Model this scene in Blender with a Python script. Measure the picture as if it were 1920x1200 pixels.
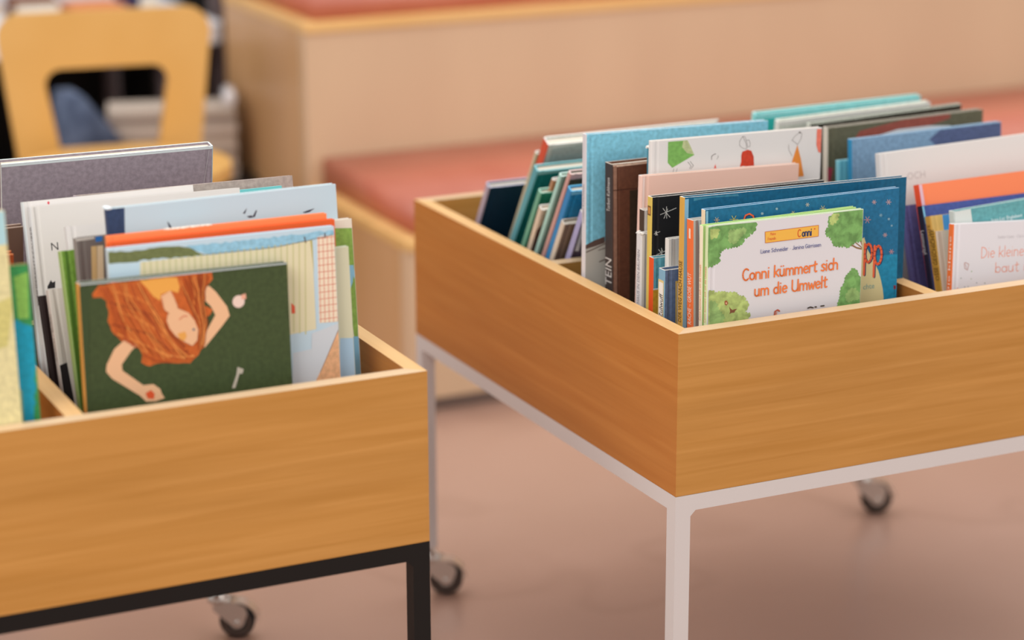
import bpy, bmesh, math, random
from mathutils import Vector, Matrix, geometry
random.seed(7)
for o in list(bpy.data.objects): bpy.data.objects.remove(o)
S = bpy.context.scene
C = S.collection
R = math.radians

# ---------------------------------------------------------------- camera, light, exposure
cam = bpy.data.cameras.new('camera')
cam.sensor_width = 36; cam.sensor_fit = 'HORIZONTAL'; cam.lens = 83.054
cam.clip_start = .05; cam.clip_end = 60
cam.dof.use_dof = True; cam.dof.focus_distance = 2.80; cam.dof.aperture_fstop = 2.1
co = bpy.data.objects.new('camera', cam); C.objects.link(co)
_r = Vector((.9004, -.4350, -.0033)); _u = Vector((.1233, .2481, .9608)); _f = Vector((.4172, .8656, -.2771))
_m = Matrix((_r, _u, -_f)).transposed().to_4x4(); _m.translation = Vector((-1.3097, -2.2749, 1.3793))
co.matrix_world = _m
S.camera = co
W = bpy.data.worlds.new('world'); S.world = W; W.use_nodes = True
bgn = W.node_tree.nodes['Background']; bgn.inputs[0].default_value = (1, .965, .94, 1); bgn.inputs[1].default_value = .70
def area(name, loc, target, sx, sy, power, col):
    l = bpy.data.lights.new(name, 'AREA'); l.shape = 'RECTANGLE'; l.size = sx; l.size_y = sy; l.energy = power; l.color = col
    o = bpy.data.objects.new(name, l); C.objects.link(o); o.location = loc
    o.rotation_euler = (Vector(target) - Vector(loc)).to_track_quat('-Z', 'Y').to_euler()
    return o
area('ceiling_panel_light', (.6, 1.2, 3.4), (.4, 1.0, 0), 4.5, 4.5, 95, (1, .97, .94))
area('window_daylight', (3.2, -3.6, 2.5), (.3, .4, .5), 3.2, 2.2, 40, (1, .98, .97))
area('side_fill_light', (-3.4, -1.5, 3.3), (.1, .4, .5), 3.0, 2.4, 125, (1, .96, .92))  # unseen fill added from the left to brighten the left-facing sides
S.view_settings.view_transform = 'Standard'; S.view_settings.look = 'None'
S.view_settings.exposure = 0.0; S.view_settings.gamma = 1; S.view_settings.use_curve_mapping = False

# ---------------------------------------------------------------- materials
def lin(h, k=1.0):
    v = [int(h[i:i+2], 16) / 255 for i in (1, 3, 5)]
    return tuple(min(.9, k * (c / 12.92 if c <= .04045 else ((c + .055) / 1.055) ** 2.4)) for c in v) + (1,)
MATS = {}
KP = 1.06
def pbr(name, col, rough=.5, metal=0, spec=.5, coat=0):
    m = bpy.data.materials.new(name); m.use_nodes = True
    b = m.node_tree.nodes['Principled BSDF']
    b.inputs['Base Color'].default_value = col; b.inputs['Roughness'].default_value = rough
    b.inputs['Metallic'].default_value = metal; b.inputs['Specular IOR Level'].default_value = spec
    b.inputs['Coat Weight'].default_value = coat
    return m, b
def noisy(name, ca, cb, scale, rough=.5, detail=4, bump=0, spec=.5, stretch=(1, 1, 1), lo=.35, hi=.65, metal=0, dist=0.0):
    m, b = pbr(name, ca, rough, metal, spec)
    nt = m.node_tree; N = nt.nodes; L = nt.links
    tc = N.new('ShaderNodeTexCoord'); mp = N.new('ShaderNodeMapping'); nz = N.new('ShaderNodeTexNoise'); cr = N.new('ShaderNodeValToRGB')
    mp.inputs['Scale'].default_value = stretch
    nz.inputs['Scale'].default_value = scale; nz.inputs['Detail'].default_value = detail; nz.inputs['Distortion'].default_value = dist
    cr.color_ramp.elements[0].position = lo; cr.color_ramp.elements[0].color = ca
    cr.color_ramp.elements[1].position = hi; cr.color_ramp.elements[1].color = cb
    L.new(tc.outputs['Object'], mp.inputs[0]); L.new(mp.outputs[0], nz.inputs['Vector']); L.new(nz.outputs[0], cr.inputs[0]); L.new(cr.outputs[0], b.inputs['Base Color'])
    if bump:
        bp = N.new('ShaderNodeBump'); bp.inputs['Strength'].default_value = bump; bp.inputs['Distance'].default_value = .002
        L.new(nz.outputs[0], bp.inputs['Height']); L.new(bp.outputs[0], b.inputs['Normal'])
    return m
def sc(c, k): return tuple(min(.92, x * k) for x in c[:3]) + (1,)
def M(spec):
    if spec in MATS: return MATS[spec]
    if spec.startswith('f:'):
        c = lin(spec[2:], KP); g_ = sum(c[:3]) / 3; c = tuple(v * .86 + g_ * .14 for v in c[:3]) + (1,); m = noisy('print_watercolour', sc(c, .74), sc(c, 1.26), 95, .5, 7, 0, .25, lo=.36, hi=.64, dist=.4)
    elif spec.startswith('m:'):
        c = lin(spec[2:], KP); m = noisy('print_mottled', sc(c, .87), sc(c, 1.13), 190, .5, 5, 0, .25)
    else:
        m, b = pbr('print_flat', lin(spec, KP), .5, 0, .25)
    MATS[spec] = m
    return m
def wood(name, a, b, axis, rough=.42):
    st = [60, 60, 60]; st[axis] = 2.2
    m = noisy(name, lin(a), lin(b), 1.6, rough, 9, .06, .4, tuple(st), .3, .74, 0, .5)
    # long soft figure over the fine grain
    nt = m.node_tree; N = nt.nodes; L = nt.links
    st2 = [9, 9, 9]; st2[axis] = .9
    mp = N.new('ShaderNodeMapping'); mp.inputs['Scale'].default_value = tuple(st2)
    nz = N.new('ShaderNodeTexNoise'); nz.inputs['Scale'].default_value = 1.4; nz.inputs['Detail'].default_value = 3
    mr = N.new('ShaderNodeMapRange'); mr.inputs['From Min'].default_value = .3; mr.inputs['From Max'].default_value = .7; mr.inputs['To Min'].default_value = .93; mr.inputs['To Max'].default_value = 1.07
    mu = N.new('ShaderNodeVectorMath'); mu.operation = 'SCALE'
    tc = [n for n in N if n.type == 'TEX_COORD'][0]; cr = [n for n in N if n.type == 'VALTORGB'][0]
    L.new(tc.outputs['Object'], mp.inputs[0]); L.new(mp.outputs[0], nz.inputs['Vector']); L.new(nz.outputs[0], mr.inputs['Value'])
    L.new(cr.outputs[0], mu.inputs[0]); L.new(mr.outputs[0], mu.inputs['Scale']); L.new(mu.outputs[0], N['Principled BSDF'].inputs['Base Color'])
    return m
WX = wood('beech_veneer_x', '#b98139', '#ca924c', 0); WY = wood('beech_veneer_y', '#b37030', '#bf7e3c', 1)  # y veneer darker: angle-dependent sheen of the side panels put into its colour
EX = wood('maple_edging_x', '#d3b48e', '#ddc09c', 0, .4); EY = wood('maple_edging_y', '#d9ac72', '#e1b880', 1, .4)
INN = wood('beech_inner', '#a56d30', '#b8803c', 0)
BIR = noisy('birch_front', lin('#cfb090'), lin('#d6b897'), 1.0, .38, 5, 0, .5, (5, 5, 1.2), .3, .75)
BIS = noisy('birch_end_shaded', lin('#c79c6c'), lin('#d0a67c'), 1.0, .38, 5, 0, .5, (9, 9, 1.2), .3, .75)  # same birch as the front, its dimmer lit side put into the colour
BIE = wood('birch_ply_edge', '#deb06c', '#e8c084', 0, .4)
WHT, _ = pbr('white_powder_coat', lin('#cfc9c7', 1.05), .38)
BLK, _ = pbr('black_powder_coat', lin('#0e0b0a'), .5, 0, .3)
ZNC, _ = pbr('zinc_plate', (.66, .62, .58, 1), .28, 1)
TYR, _ = pbr('black_rubber', (.012, .01, .01, 1), .5)
HUB, _ = pbr('grey_hub', lin('#8a7264'), .5)
VIN = noisy('coral_vinyl', lin('#b96650'), lin('#c0705a'), 6, .36, 2, 0, .7)
FLR = noisy('terracotta_linoleum', lin('#ad8977'), lin('#bb9888'), 1.2, .27, 9, .02, .85, (1, 1, 1), .3, .7, 0, .4)
CHR = noisy('honey_birch', lin('#d3a258'), lin('#dcae68'), 3, .35, 3, 0, .5)
DRK, _ = pbr('black_laminate', lin('#17120f'), .5)
CHA, _ = pbr('charcoal_panel', lin('#57494a'), .6)
KCK, _ = pbr('grey_kick_strip', lin('#8a7a72'), .6)
TBL, _ = pbr('white_laminate', lin('#e8e6ea'), .3)
PAG = noisy('page_edges', lin('#d6cbb8'), lin('#e6ded0'), 300, .7, 2, 0, .2, (.2, 6, .2))

# ---------------------------------------------------------------- mesh helpers
def link(name, bm, mats, parent=None, smooth=False, loc=None):
    me = bpy.data.meshes.new(name); bmesh.ops.recalc_face_normals(bm, faces=bm.faces) if name not in ('cover',) else None
    bm.to_mesh(me); bm.free()
    for m in (mats if isinstance(mats, (list, tuple)) else [mats]): me.materials.append(m)
    if smooth:
        for p in me.polygons: p.use_smooth = True
    o = bpy.data.objects.new(name, me); C.objects.link(o)
    if parent: o.parent = parent
    if loc: o.location = loc
    return o
def thing(name, label, cat, loc=(0, 0, 0), rz=0, group=None):
    o = bpy.data.objects.new(name, None); C.objects.link(o); o.location = loc; o.rotation_euler = (0, 0, rz)
    o.empty_display_size = .05
    return tag(o, label, cat, group)
def tag(o, label, cat, group=None):
    o['label'] = label; o['category'] = cat
    if group: o['group'] = group
    return o
def struct(o): o['kind'] = 'structure'; return o
def box(bm, x0, x1, y0, y1, z0, z1, mi=0, top=None):
    return prism(bm, [(x0, y0), (x1, y0), (x1, y1), (x0, y1)], z0, z1, mi, top)
def prism(bm, pts, z0, z1, mi=0, top=None):
    a = [bm.verts.new((x, y, z0)) for x, y in pts]; b = [bm.verts.new((x, y, z1)) for x, y in pts]
    n = len(pts); fs = []
    for i in range(n):
        f = bm.faces.new((a[i], a[(i+1) % n], b[(i+1) % n], b[i])); f.material_index = mi; fs.append(f)
    f = bm.faces.new(b); f.material_index = mi if top is None else top; fs.append(f)
    f = bm.faces.new(a[::-1]); f.material_index = mi; fs.append(f)
    return fs
def bevel(bm, w, seg=2):
    bmesh.ops.bevel(bm, geom=[e for e in bm.edges if e.calc_face_angle(0) > .5], offset=w, segments=seg, affect='EDGES', profile=.5, clamp_overlap=True)
def rbox(x0, x1, y0, y1, z0, z1, r, seg=3):
    bm = bmesh.new(); box(bm, x0, x1, y0, y1, z0, z1); bevel(bm, r, seg); return bm
def lathe(bm, prof, M4, n=28, mi=0):
    rings = []
    for r, z in prof: rings.append([bm.verts.new(M4 @ Vector((r * math.cos(t * 2 * math.pi / n), r * math.sin(t * 2 * math.pi / n), z))) for t in range(n)])
    for a, b in zip(rings, rings[1:]):
        for i in range(n): bm.faces.new((a[i], a[(i+1) % n], b[(i+1) % n], b[i])).material_index = mi
    for rg, fl in ((rings[0], True), (rings[-1], False)):
        bm.faces.new(rg[::-1] if fl else rg).material_index = mi
def arc(cx, cy, rx, ry, a0, a1, n=12):
    return [(cx + rx * math.cos(R(a0 + (a1 - a0) * i / n)), cy + ry * math.sin(R(a0 + (a1 - a0) * i / n))) for i in range(n + 1)]
def rounded(x0, x1, y0, y1, r, n=6):
    return arc(x1 - r, y1 - r, r, r, 0, 90, n) + arc(x0 + r, y1 - r, r, r, 90, 180, n) + arc(x0 + r, y0 + r, r, r, 180, 270, n) + arc(x1 - r, y0 + r, r, r, 270, 360, n)

# ---------------------------------------------------------------- room
HF, H, D, TW = .6063, .2, .7655, .0195
def fine_cracks(m):
    nt = m.node_tree; N = nt.nodes; L = nt.links; b = N['Principled BSDF']
    tc = [n for n in N if n.type == 'TEX_COORD'][0]; cr = [n for n in N if n.type == 'VALTORGB'][0]
    nz = N.new('ShaderNodeTexNoise'); nz.inputs['Scale'].default_value = .9; nz.inputs['Detail'].default_value = 3
    c2 = N.new('ShaderNodeValToRGB'); e = c2.color_ramp.elements
    e[0].position = .488; e[0].color = (1, 1, 1, 1); e[1].position = .5; e[1].color = (.93, .92, .91, 1)
    x = e.new(.512); x.color = (1, 1, 1, 1)
    mu = N.new('ShaderNodeVectorMath'); mu.operation = 'MULTIPLY'
    L.new(tc.outputs['Object'], nz.inputs['Vector']); L.new(nz.outputs[0], c2.inputs[0]); L.new(cr.outputs[0], mu.inputs[0]); L.new(c2.outputs[0], mu.inputs[1]); L.new(mu.outputs[0], b.inputs['Base Color'])
fine_cracks(FLR)
bm = bmesh.new(); box(bm, -6, 7, -5, 9, -.05, 0); struct(link('floor', bm, FLR))
bm = bmesh.new(); box(bm, -6, 7, 5.2, 5.3, 0, 3.4); struct(link('wall_back', bm, noisy('wall_paint', lin('#b9aaa0'), lin('#c4b6ac'), 4, .8)))
bm = bmesh.new(); box(bm, -6, 7, 5.17, 5.2, 0, .08); struct(link('baseboard_back', bm, CHA))

# ---------------------------------------------------------------- stepped bench with cushions
def step(u0, u1, v0, v1, h, label):
    t = thing('bench_step', label, 'bench', (u0, v0, 0))
    w, d = u1 - u0, v1 - v0
    bm = bmesh.new(); box(bm, -.0006, w, .003, .032, .03, h - .018); link('front_panel', bm, BIR, t)
    bm = bmesh.new(); box(bm, .0, .018, .0325, d, .03, h - .018); link('end_panel', bm, BIS, t)
    bm = bmesh.new(); box(bm, -.002, w, -.002, d, h - .018, h); bevel(bm, .003, 2); link('top_board', bm, BIE, t)
    bm = bmesh.new(); box(bm, .03, w, .03, .05, 0, .03); box(bm, .03, .05, .05, d, 0, .03); link('kick_strip', bm, KCK, t)
    return t
step(.315, 3.7, 1.53, 2.0195, .334, 'low birch plywood bench step, in front, its base line showing between the trolleys')
step(.315, 3.7, 2.02, 2.50, .66, 'tall birch plywood bench step, its broad front filling the background')
def cushion(u0, u1, v0, v1, z0, z1, label):
    bm = bmesh.new(); box(bm, 0, u1 - u0, 0, v1 - v0, 0, z1 - z0)
    bevel(bm, .018, 5)
    bmesh.ops.translate(bm, verts=bm.verts, vec=(0, 0, 0))
    o = link('seat_cushion', bm, VIN, smooth=True, loc=(u0, v0, z0)); tag(o, label, 'cushion', 'coral vinyl cushions on the bench steps')
cushion(.345, 3.68, 1.562, 2.018, .334, .392, 'coral vinyl seat cushion on the low bench step behind the white trolley')
cushion(.345, 3.68, 2.052, 2.48, .66, .715, 'coral red seat cushion on the tall bench step, cut off at the top edge')

# ---------------------------------------------------------------- trolleys
def caster(parent, x, y, ztop, ang):
    c = bpy.data.objects.new('caster', None); C.objects.link(c); c.parent = parent; c.location = (x, y, 0); c.rotation_euler = (0, 0, ang); c.empty_display_size = .02
    # local: x = trailing direction, y = wheel axis
    wx, wz, wr = .026, .0255, .0255
    Mx = Matrix.Translation((wx, 0, wz)) @ Matrix.Rotation(R(90), 4, 'X')
    bm = bmesh.new(); lathe(bm, [(wr * .72, -.0095), (wr * .93, -.0095), (wr, -.006), (wr, .006), (wr * .93, .0095), (wr * .72, .0095)], Mx, 36); link('wheel', bm, TYR, c, True)
    bm = bmesh.new(); lathe(bm, [(.004, -.0112), (.008, -.011), (wr * .45, -.0085), (wr * .74, -.0098), (wr * .74, .0098), (wr * .45, .0085), (.008, .011), (.004, .0112)], Mx, 30); link('hub', bm, HUB, c)
    bm = bmesh.new(); lathe(bm, [(.003, -.0155), (.0045, -.0145), (.0045, .0145), (.003, .0155)], Mx, 14); link('axle', bm, ZNC, c, True)
    bm = bmesh.new()
    for s in (-1, 1):
        pr = [(-.006, .056), (.020, .058), (.038, .050), (.042, .040), (.036, .022), (.030, .017), (.022, .017), (.014, .026), (.000, .038), (-.008, .046)]
        a = [bm.verts.new((px, s * .0125, pz)) for px, pz in pr]; b = [bm.verts.new((px, s * .014, pz)) for px, pz in pr]
        bm.faces.new(a); bm.faces.new(b[::-1])
        for i in range(len(pr)): bm.faces.new((a[i], a[(i+1) % len(pr)], b[(i+1) % len(pr)], b[i]))
    # arched fender strip over the wheel
    ro, ri = wr + .0055, wr + .004
    prev = None
    for i in range(15):
        t = R(4 + i * 112 / 14)
        q = [bm.verts.new((wx + r_ * math.cos(t), yy, wz + r_ * math.sin(t))) for r_, yy in ((ri, -.013), (ro, -.013), (ro, .013), (ri, .013))]
        if prev:
            for k in range(4): bm.faces.new((prev[k], prev[(k+1) % 4], q[(k+1) % 4], q[k]))
        prev = q
    link('fork', bm, ZNC, c)
    bm = bmesh.new(); lathe(bm, [(.010, .052), (.0165, .055), (.0175, .060), (.0165, .065), (.009, .068), (.006, ztop)], Matrix.Identity(4), 24); link('swivel', bm, ZNC, c, True)
def trolley(name, label, loc, rz, u0, u1, dd, ua, ub, fm, cross):
    t = thing(name, label, 'book trolley', loc, rz)
    z1, z0 = HF, HF - H
    P = lambda n, pts, mats, za=z0, zb=z1: link(n, (lambda b: (prism(b, pts, za, zb, 0, 1 if len(mats) > 1 else None), b)[1])(bmesh.new()), mats, t)
    P('front_panel', [(u0, 0), (u1, 0), (u1 - TW, TW), (u0 + TW, TW)], [WX, EX])
    P('back_panel', [(u0 + TW, dd - TW), (u1 - TW, dd - TW), (u1, dd), (u0, dd)], [WX, EX])
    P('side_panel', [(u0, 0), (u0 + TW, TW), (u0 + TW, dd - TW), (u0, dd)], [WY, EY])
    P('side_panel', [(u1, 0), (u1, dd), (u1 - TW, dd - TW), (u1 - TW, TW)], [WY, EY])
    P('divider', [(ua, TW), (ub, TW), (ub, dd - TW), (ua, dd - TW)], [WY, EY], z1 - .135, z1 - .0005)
    P('cross_divider', [(u0 + TW, cross), (ua, cross), (ua, cross + TW), (u0 + TW, cross + TW)], [INN, EX], z1 - .135, z1 - .0005)
    P('cross_divider', [(ub, cross), (u1 - TW, cross), (u1 - TW, cross + TW), (ub, cross + TW)], [INN, EX], z1 - .135, z1 - .0005)
    P('bottom_panel', [(u0 + TW, TW), (u1 - TW, TW), (u1 - TW, dd - TW), (u0 + TW, dd - TW)], [INN], z1 - .147, z1 - .135)
    q = .0205; zr = z0 - q
    for a in ((u0, u1, 0, q), (u0, u1, dd - q, dd), (u0, u0 + q, q, dd - q), (u1 - q, u1, q, dd - q)):
        bm = rbox(a[0], a[1], a[2], a[3], zr, z0 - .0004, .001, 1); link('rail', bm, fm, t)
    for lx in (u0, u1 - q):
        for ly in (0, dd - q):
            bm = rbox(lx, lx + q, ly, ly + q, .075, zr, .001, 1)
            sx = 1 if lx == u0 else -1; ex = lx + q if sx > 0 else lx
            a = [bm.verts.new((ex, ly, zr)), bm.verts.new((ex + sx * .007, ly, zr)), bm.verts.new((ex, ly, zr - .007))]
            b = [bm.verts.new((v.co.x, ly + q, v.co.z)) for v in a]
            bm.faces.new(a); bm.faces.new(b[::-1])
            for i in range(3): bm.faces.new((a[i], a[(i+1) % 3], b[(i+1) % 3], b[i]))
            link('leg', bm, fm, t)
            caster(t, lx + q / 2, ly + q / 2, .0755, R(-25.8) - rz)
    return t
LP = (-.3170, -.0002); LR = -.0043
trolley('book_trolley', 'beech book trolley on a white steel frame with casters, the right one', (0, 0, 0), 0, 0, .7929, D, .3582, .3777, WHT, .3493)
trolley('book_trolley', 'beech book trolley on a black steel frame with casters, the left one', (LP[0], LP[1], 0), LR, -.7929, 0, .753, -.4006, -.3811, BLK, .372)

# ---------------------------------------------------------------- hand lettering and printed lettering
def hump(x, w=.32): return [(x, .36)] + arc(x + w / 2, .38, w / 2, .21, 180, 0, 8) + [(x + w, 0)]
GL = {
 'C': (.54, [arc(.28, .5, .25, .5, 48, 312)]), 'o': (.46, [arc(.21, .29, .18, .29, 0, 360)]), 'n': (.47, [[(.04, .6), (.04, 0)], hump(.04)]),
 'i': (.2, [[(.07, .6), (.07, 0)], [(.075, .86), (.08, .87)]]), 'k': (.44, [[(.05, 1), (.04, 0)], [(.36, .62), (.06, .27)], [(.13, .34), (.38, 0)]]),
 'u': (.48, [[(.04, .6), (.04, .2)] + arc(.19, .2, .15, .2, 180, 350, 8) + [(.35, .6)], [(.35, .6), (.37, 0)]]),
 'm': (.70, [[(.04, .6), (.04, 0)], hump(.04, .28), hump(.32, .28)]), 'e': (.44, [[(.05, .3), (.37, .36)] + arc(.21, .31, .17, .3, 12, 318)]),
 'r': (.33, [[(.04, .6), (.04, 0)], [(.04, .35)] + arc(.18, .38, .14, .22, 170, 50, 6)]), 't': (.33, [[(.15, .92), (.13, .12), (.2, 0), (.29, .05)], [(0, .62), (.3, .68)]]),
 's': (.36, [[(.3, .53), (.18, .61), (.06, .52), (.1, .37), (.24, .27), (.29, .13), (.18, .0), (.02, .07)]]), 'c': (.38, [arc(.22, .3, .18, .3, 50, 312)]),
 'h': (.47, [[(.05, 1), (.04, 0)], hump(.04)]), 'd': (.47, [[(.37, 1), (.37, 0)], arc(.2, .28, .17, .28, 0, 360)]), 'U': (.62, [[(.05, 1), (.05, .3)] + arc(.27, .3, .22, .3, 180, 355, 8) + [(.5, 1)], [(.5, 1), (.52, 0)]]),
 'w': (.56, [[(.02, .6), (.13, 0), (.26, .5), (.38, 0), (.52, .63)]]), 'l': (.18, [[(.07, 1.02), (.06, 0)]]), 'a': (.47, [arc(.2, .28, .17, .28, 0, 360), [(.37, .57), (.38, 0)]]),
 'b': (.46, [[(.04, 1), (.04, 0)], arc(.21, .28, .17, .28, 0, 360)]), 'p': (.46, [[(.05, .62), (.03, -.34)], arc(.23, .32, .18, .29, 0, 360)]),
 'M': (.66, [[(.03, 0), (.08, 1), (.3, .4), (.52, 1), (.58, 0)]]), 'F': (.45, [[(.4, 1), (.05, .97), (.04, 0)], [(.05, .5), (.34, .54)]]), 'L': (.42, [[(.06, 1), (.04, .03), (.38, 0)]]),
 'S': (.5, [[(.42, .88), (.26, 1), (.08, .86), (.12, .62), (.34, .44), (.4, .2), (.24, 0), (.03, .1)]]), 'J': (.42, [[(.34, 1), (.32, .16), (.18, 0), (.02, .12)]]),
 'G': (.58, [arc(.28, .5, .25, .5, 48, 340) + [(.52, .45), (.32, .45)]]), 'D': (.56, [[(.05, 1), (.05, 0)], [(.05, 1)] + arc(.1, .5, .38, .5, 85, -85, 12) + [(.05, 0)]]),
 '·': (.3, [[(.13, .32), (.15, .32)]]), ' ': (.3, [])}
GL['ü'] = (.48, GL['u'][1] + [[(.11, .86), (.12, .86)], [(.28, .87), (.29, .87)]]); GL['ö'] = (.46, GL['o'][1] + [[(.12, .82), (.13, .82)], [(.28, .82), (.29, .82)]])
def ribbon(pts, w):
    out = []
    for p, q in zip(pts, pts[1:]):
        dx, dy = q[0] - p[0], q[1] - p[1]; l = math.hypot(dx, dy) or 1e-9; nx, ny = -dy / l * w / 2, dx / l * w / 2
        out.append([(p[0] + nx, p[1] + ny), (q[0] + nx, q[1] + ny), (q[0] - nx, q[1] - ny), (p[0] - nx, p[1] - ny)])
    for p in pts: out.append(arc(p[0], p[1], w / 2, w / 2, 0, 360, 8)[:-1])
    return out
def handwriting(txt, x0, y0, size, sw, total):
    adv = sum(GL[c][0] for c in txt) * size; k = total / adv if total else 1
    out = []; x = x0
    for c in txt:
        a, st = GL[c]
        for s_ in st: out += ribbon([(x + px * size * k, y0 + py * size) for px, py in s_], sw)
        x += a * size * k
    return out
_fc = {}
def printed(txt):
    if txt in _fc: return _fc[txt]
    cu = bpy.data.curves.new('t', 'FONT'); cu.body = txt; cu.size = 1; cu.resolution_u = 2
    o = bpy.data.objects.new('t', cu); C.objects.link(o)
    me = bpy.data.meshes.new_from_object(o)
    tris = [[tuple(me.vertices[i].co[:2]) for i in p.vertices] for p in me.polygons]
    bpy.data.objects.remove(o); bpy.data.curves.remove(cu); bpy.data.meshes.remove(me)
    xs = [v[0] for t in tris for v in t] or [0, 1]
    _fc[txt] = (tris, min(xs), max(xs)); return _fc[txt]
def clip(poly, x0, x1, y0, y1):
    for ax, lim, sg in ((0, x0, 1), (0, x1, -1), (1, y0, 1), (1, y1, -1)):
        out = []; n = len(poly)
        for i in range(n):
            a, b = poly[i], poly[(i+1) % n]; da, db = sg * (a[ax] - lim), sg * (b[ax] - lim)
            if da >= 0: out.append(a)
            if (da >= 0) != (db >= 0):
                t = da / (da - db); out.append((a[0] + (b[0] - a[0]) * t, a[1] + (b[1] - a[1]) * t))
        poly = out
        if len(poly) < 3: return []
    return poly
def lobed(pts, rad, rnd, w, h):
    out = []
    for i, p in enumerate(pts):
        q = pts[(i+1) % len(pts)]; l = math.hypot(q[0] - p[0], q[1] - p[1]); n = max(1, round(l / (rad * 2)))
        if (p[0] > w - .004 and q[0] > w - .004) or (p[1] > h - .005 and q[1] > h - .005) or (p[0] < .006 and q[0] < .006): out.append(p); continue
        ux, uy = ((q[0] - p[0]) / l, (q[1] - p[1]) / l) if l else (0, 0)
        for k in range(n):
            a, b = l * k / n, l * (k + 1) / n; h_ = (b - a) * (.28 + .3 * rnd.random())
            for t in (0, .2, .5, .8):
                s_ = h_ * math.sin(math.pi * t) * (1 if t else 0) * SIGN[0]
                out.append((p[0] + ux * (a + (b - a) * t) - uy * s_, p[1] + uy * (a + (b - a) * t) + ux * s_))
    return out
SIGN = [1]
def signed(pts): return sum(p[0] * q[1] - q[0] * p[1] for p, q in zip(pts, pts[1:] + pts[:1]))
def bumpy(pts, amp, rnd):
    out = []
    for i, p in enumerate(pts):
        q = pts[(i+1) % len(pts)]; l = math.hypot(q[0] - p[0], q[1] - p[1]); n = max(1, int(l / (amp * 2.2)))
        for k in range(n):
            t = k / n; s_ = amp * (rnd.random() - .5) if k else 0
            nx, ny = (-(q[1] - p[1]) / l, (q[0] - p[0]) / l) if l else (0, 0)
            out.append((p[0] + (q[0] - p[0]) * t + nx * s_, p[1] + (q[1] - p[1]) * t + ny * s_))
    return out

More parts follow.
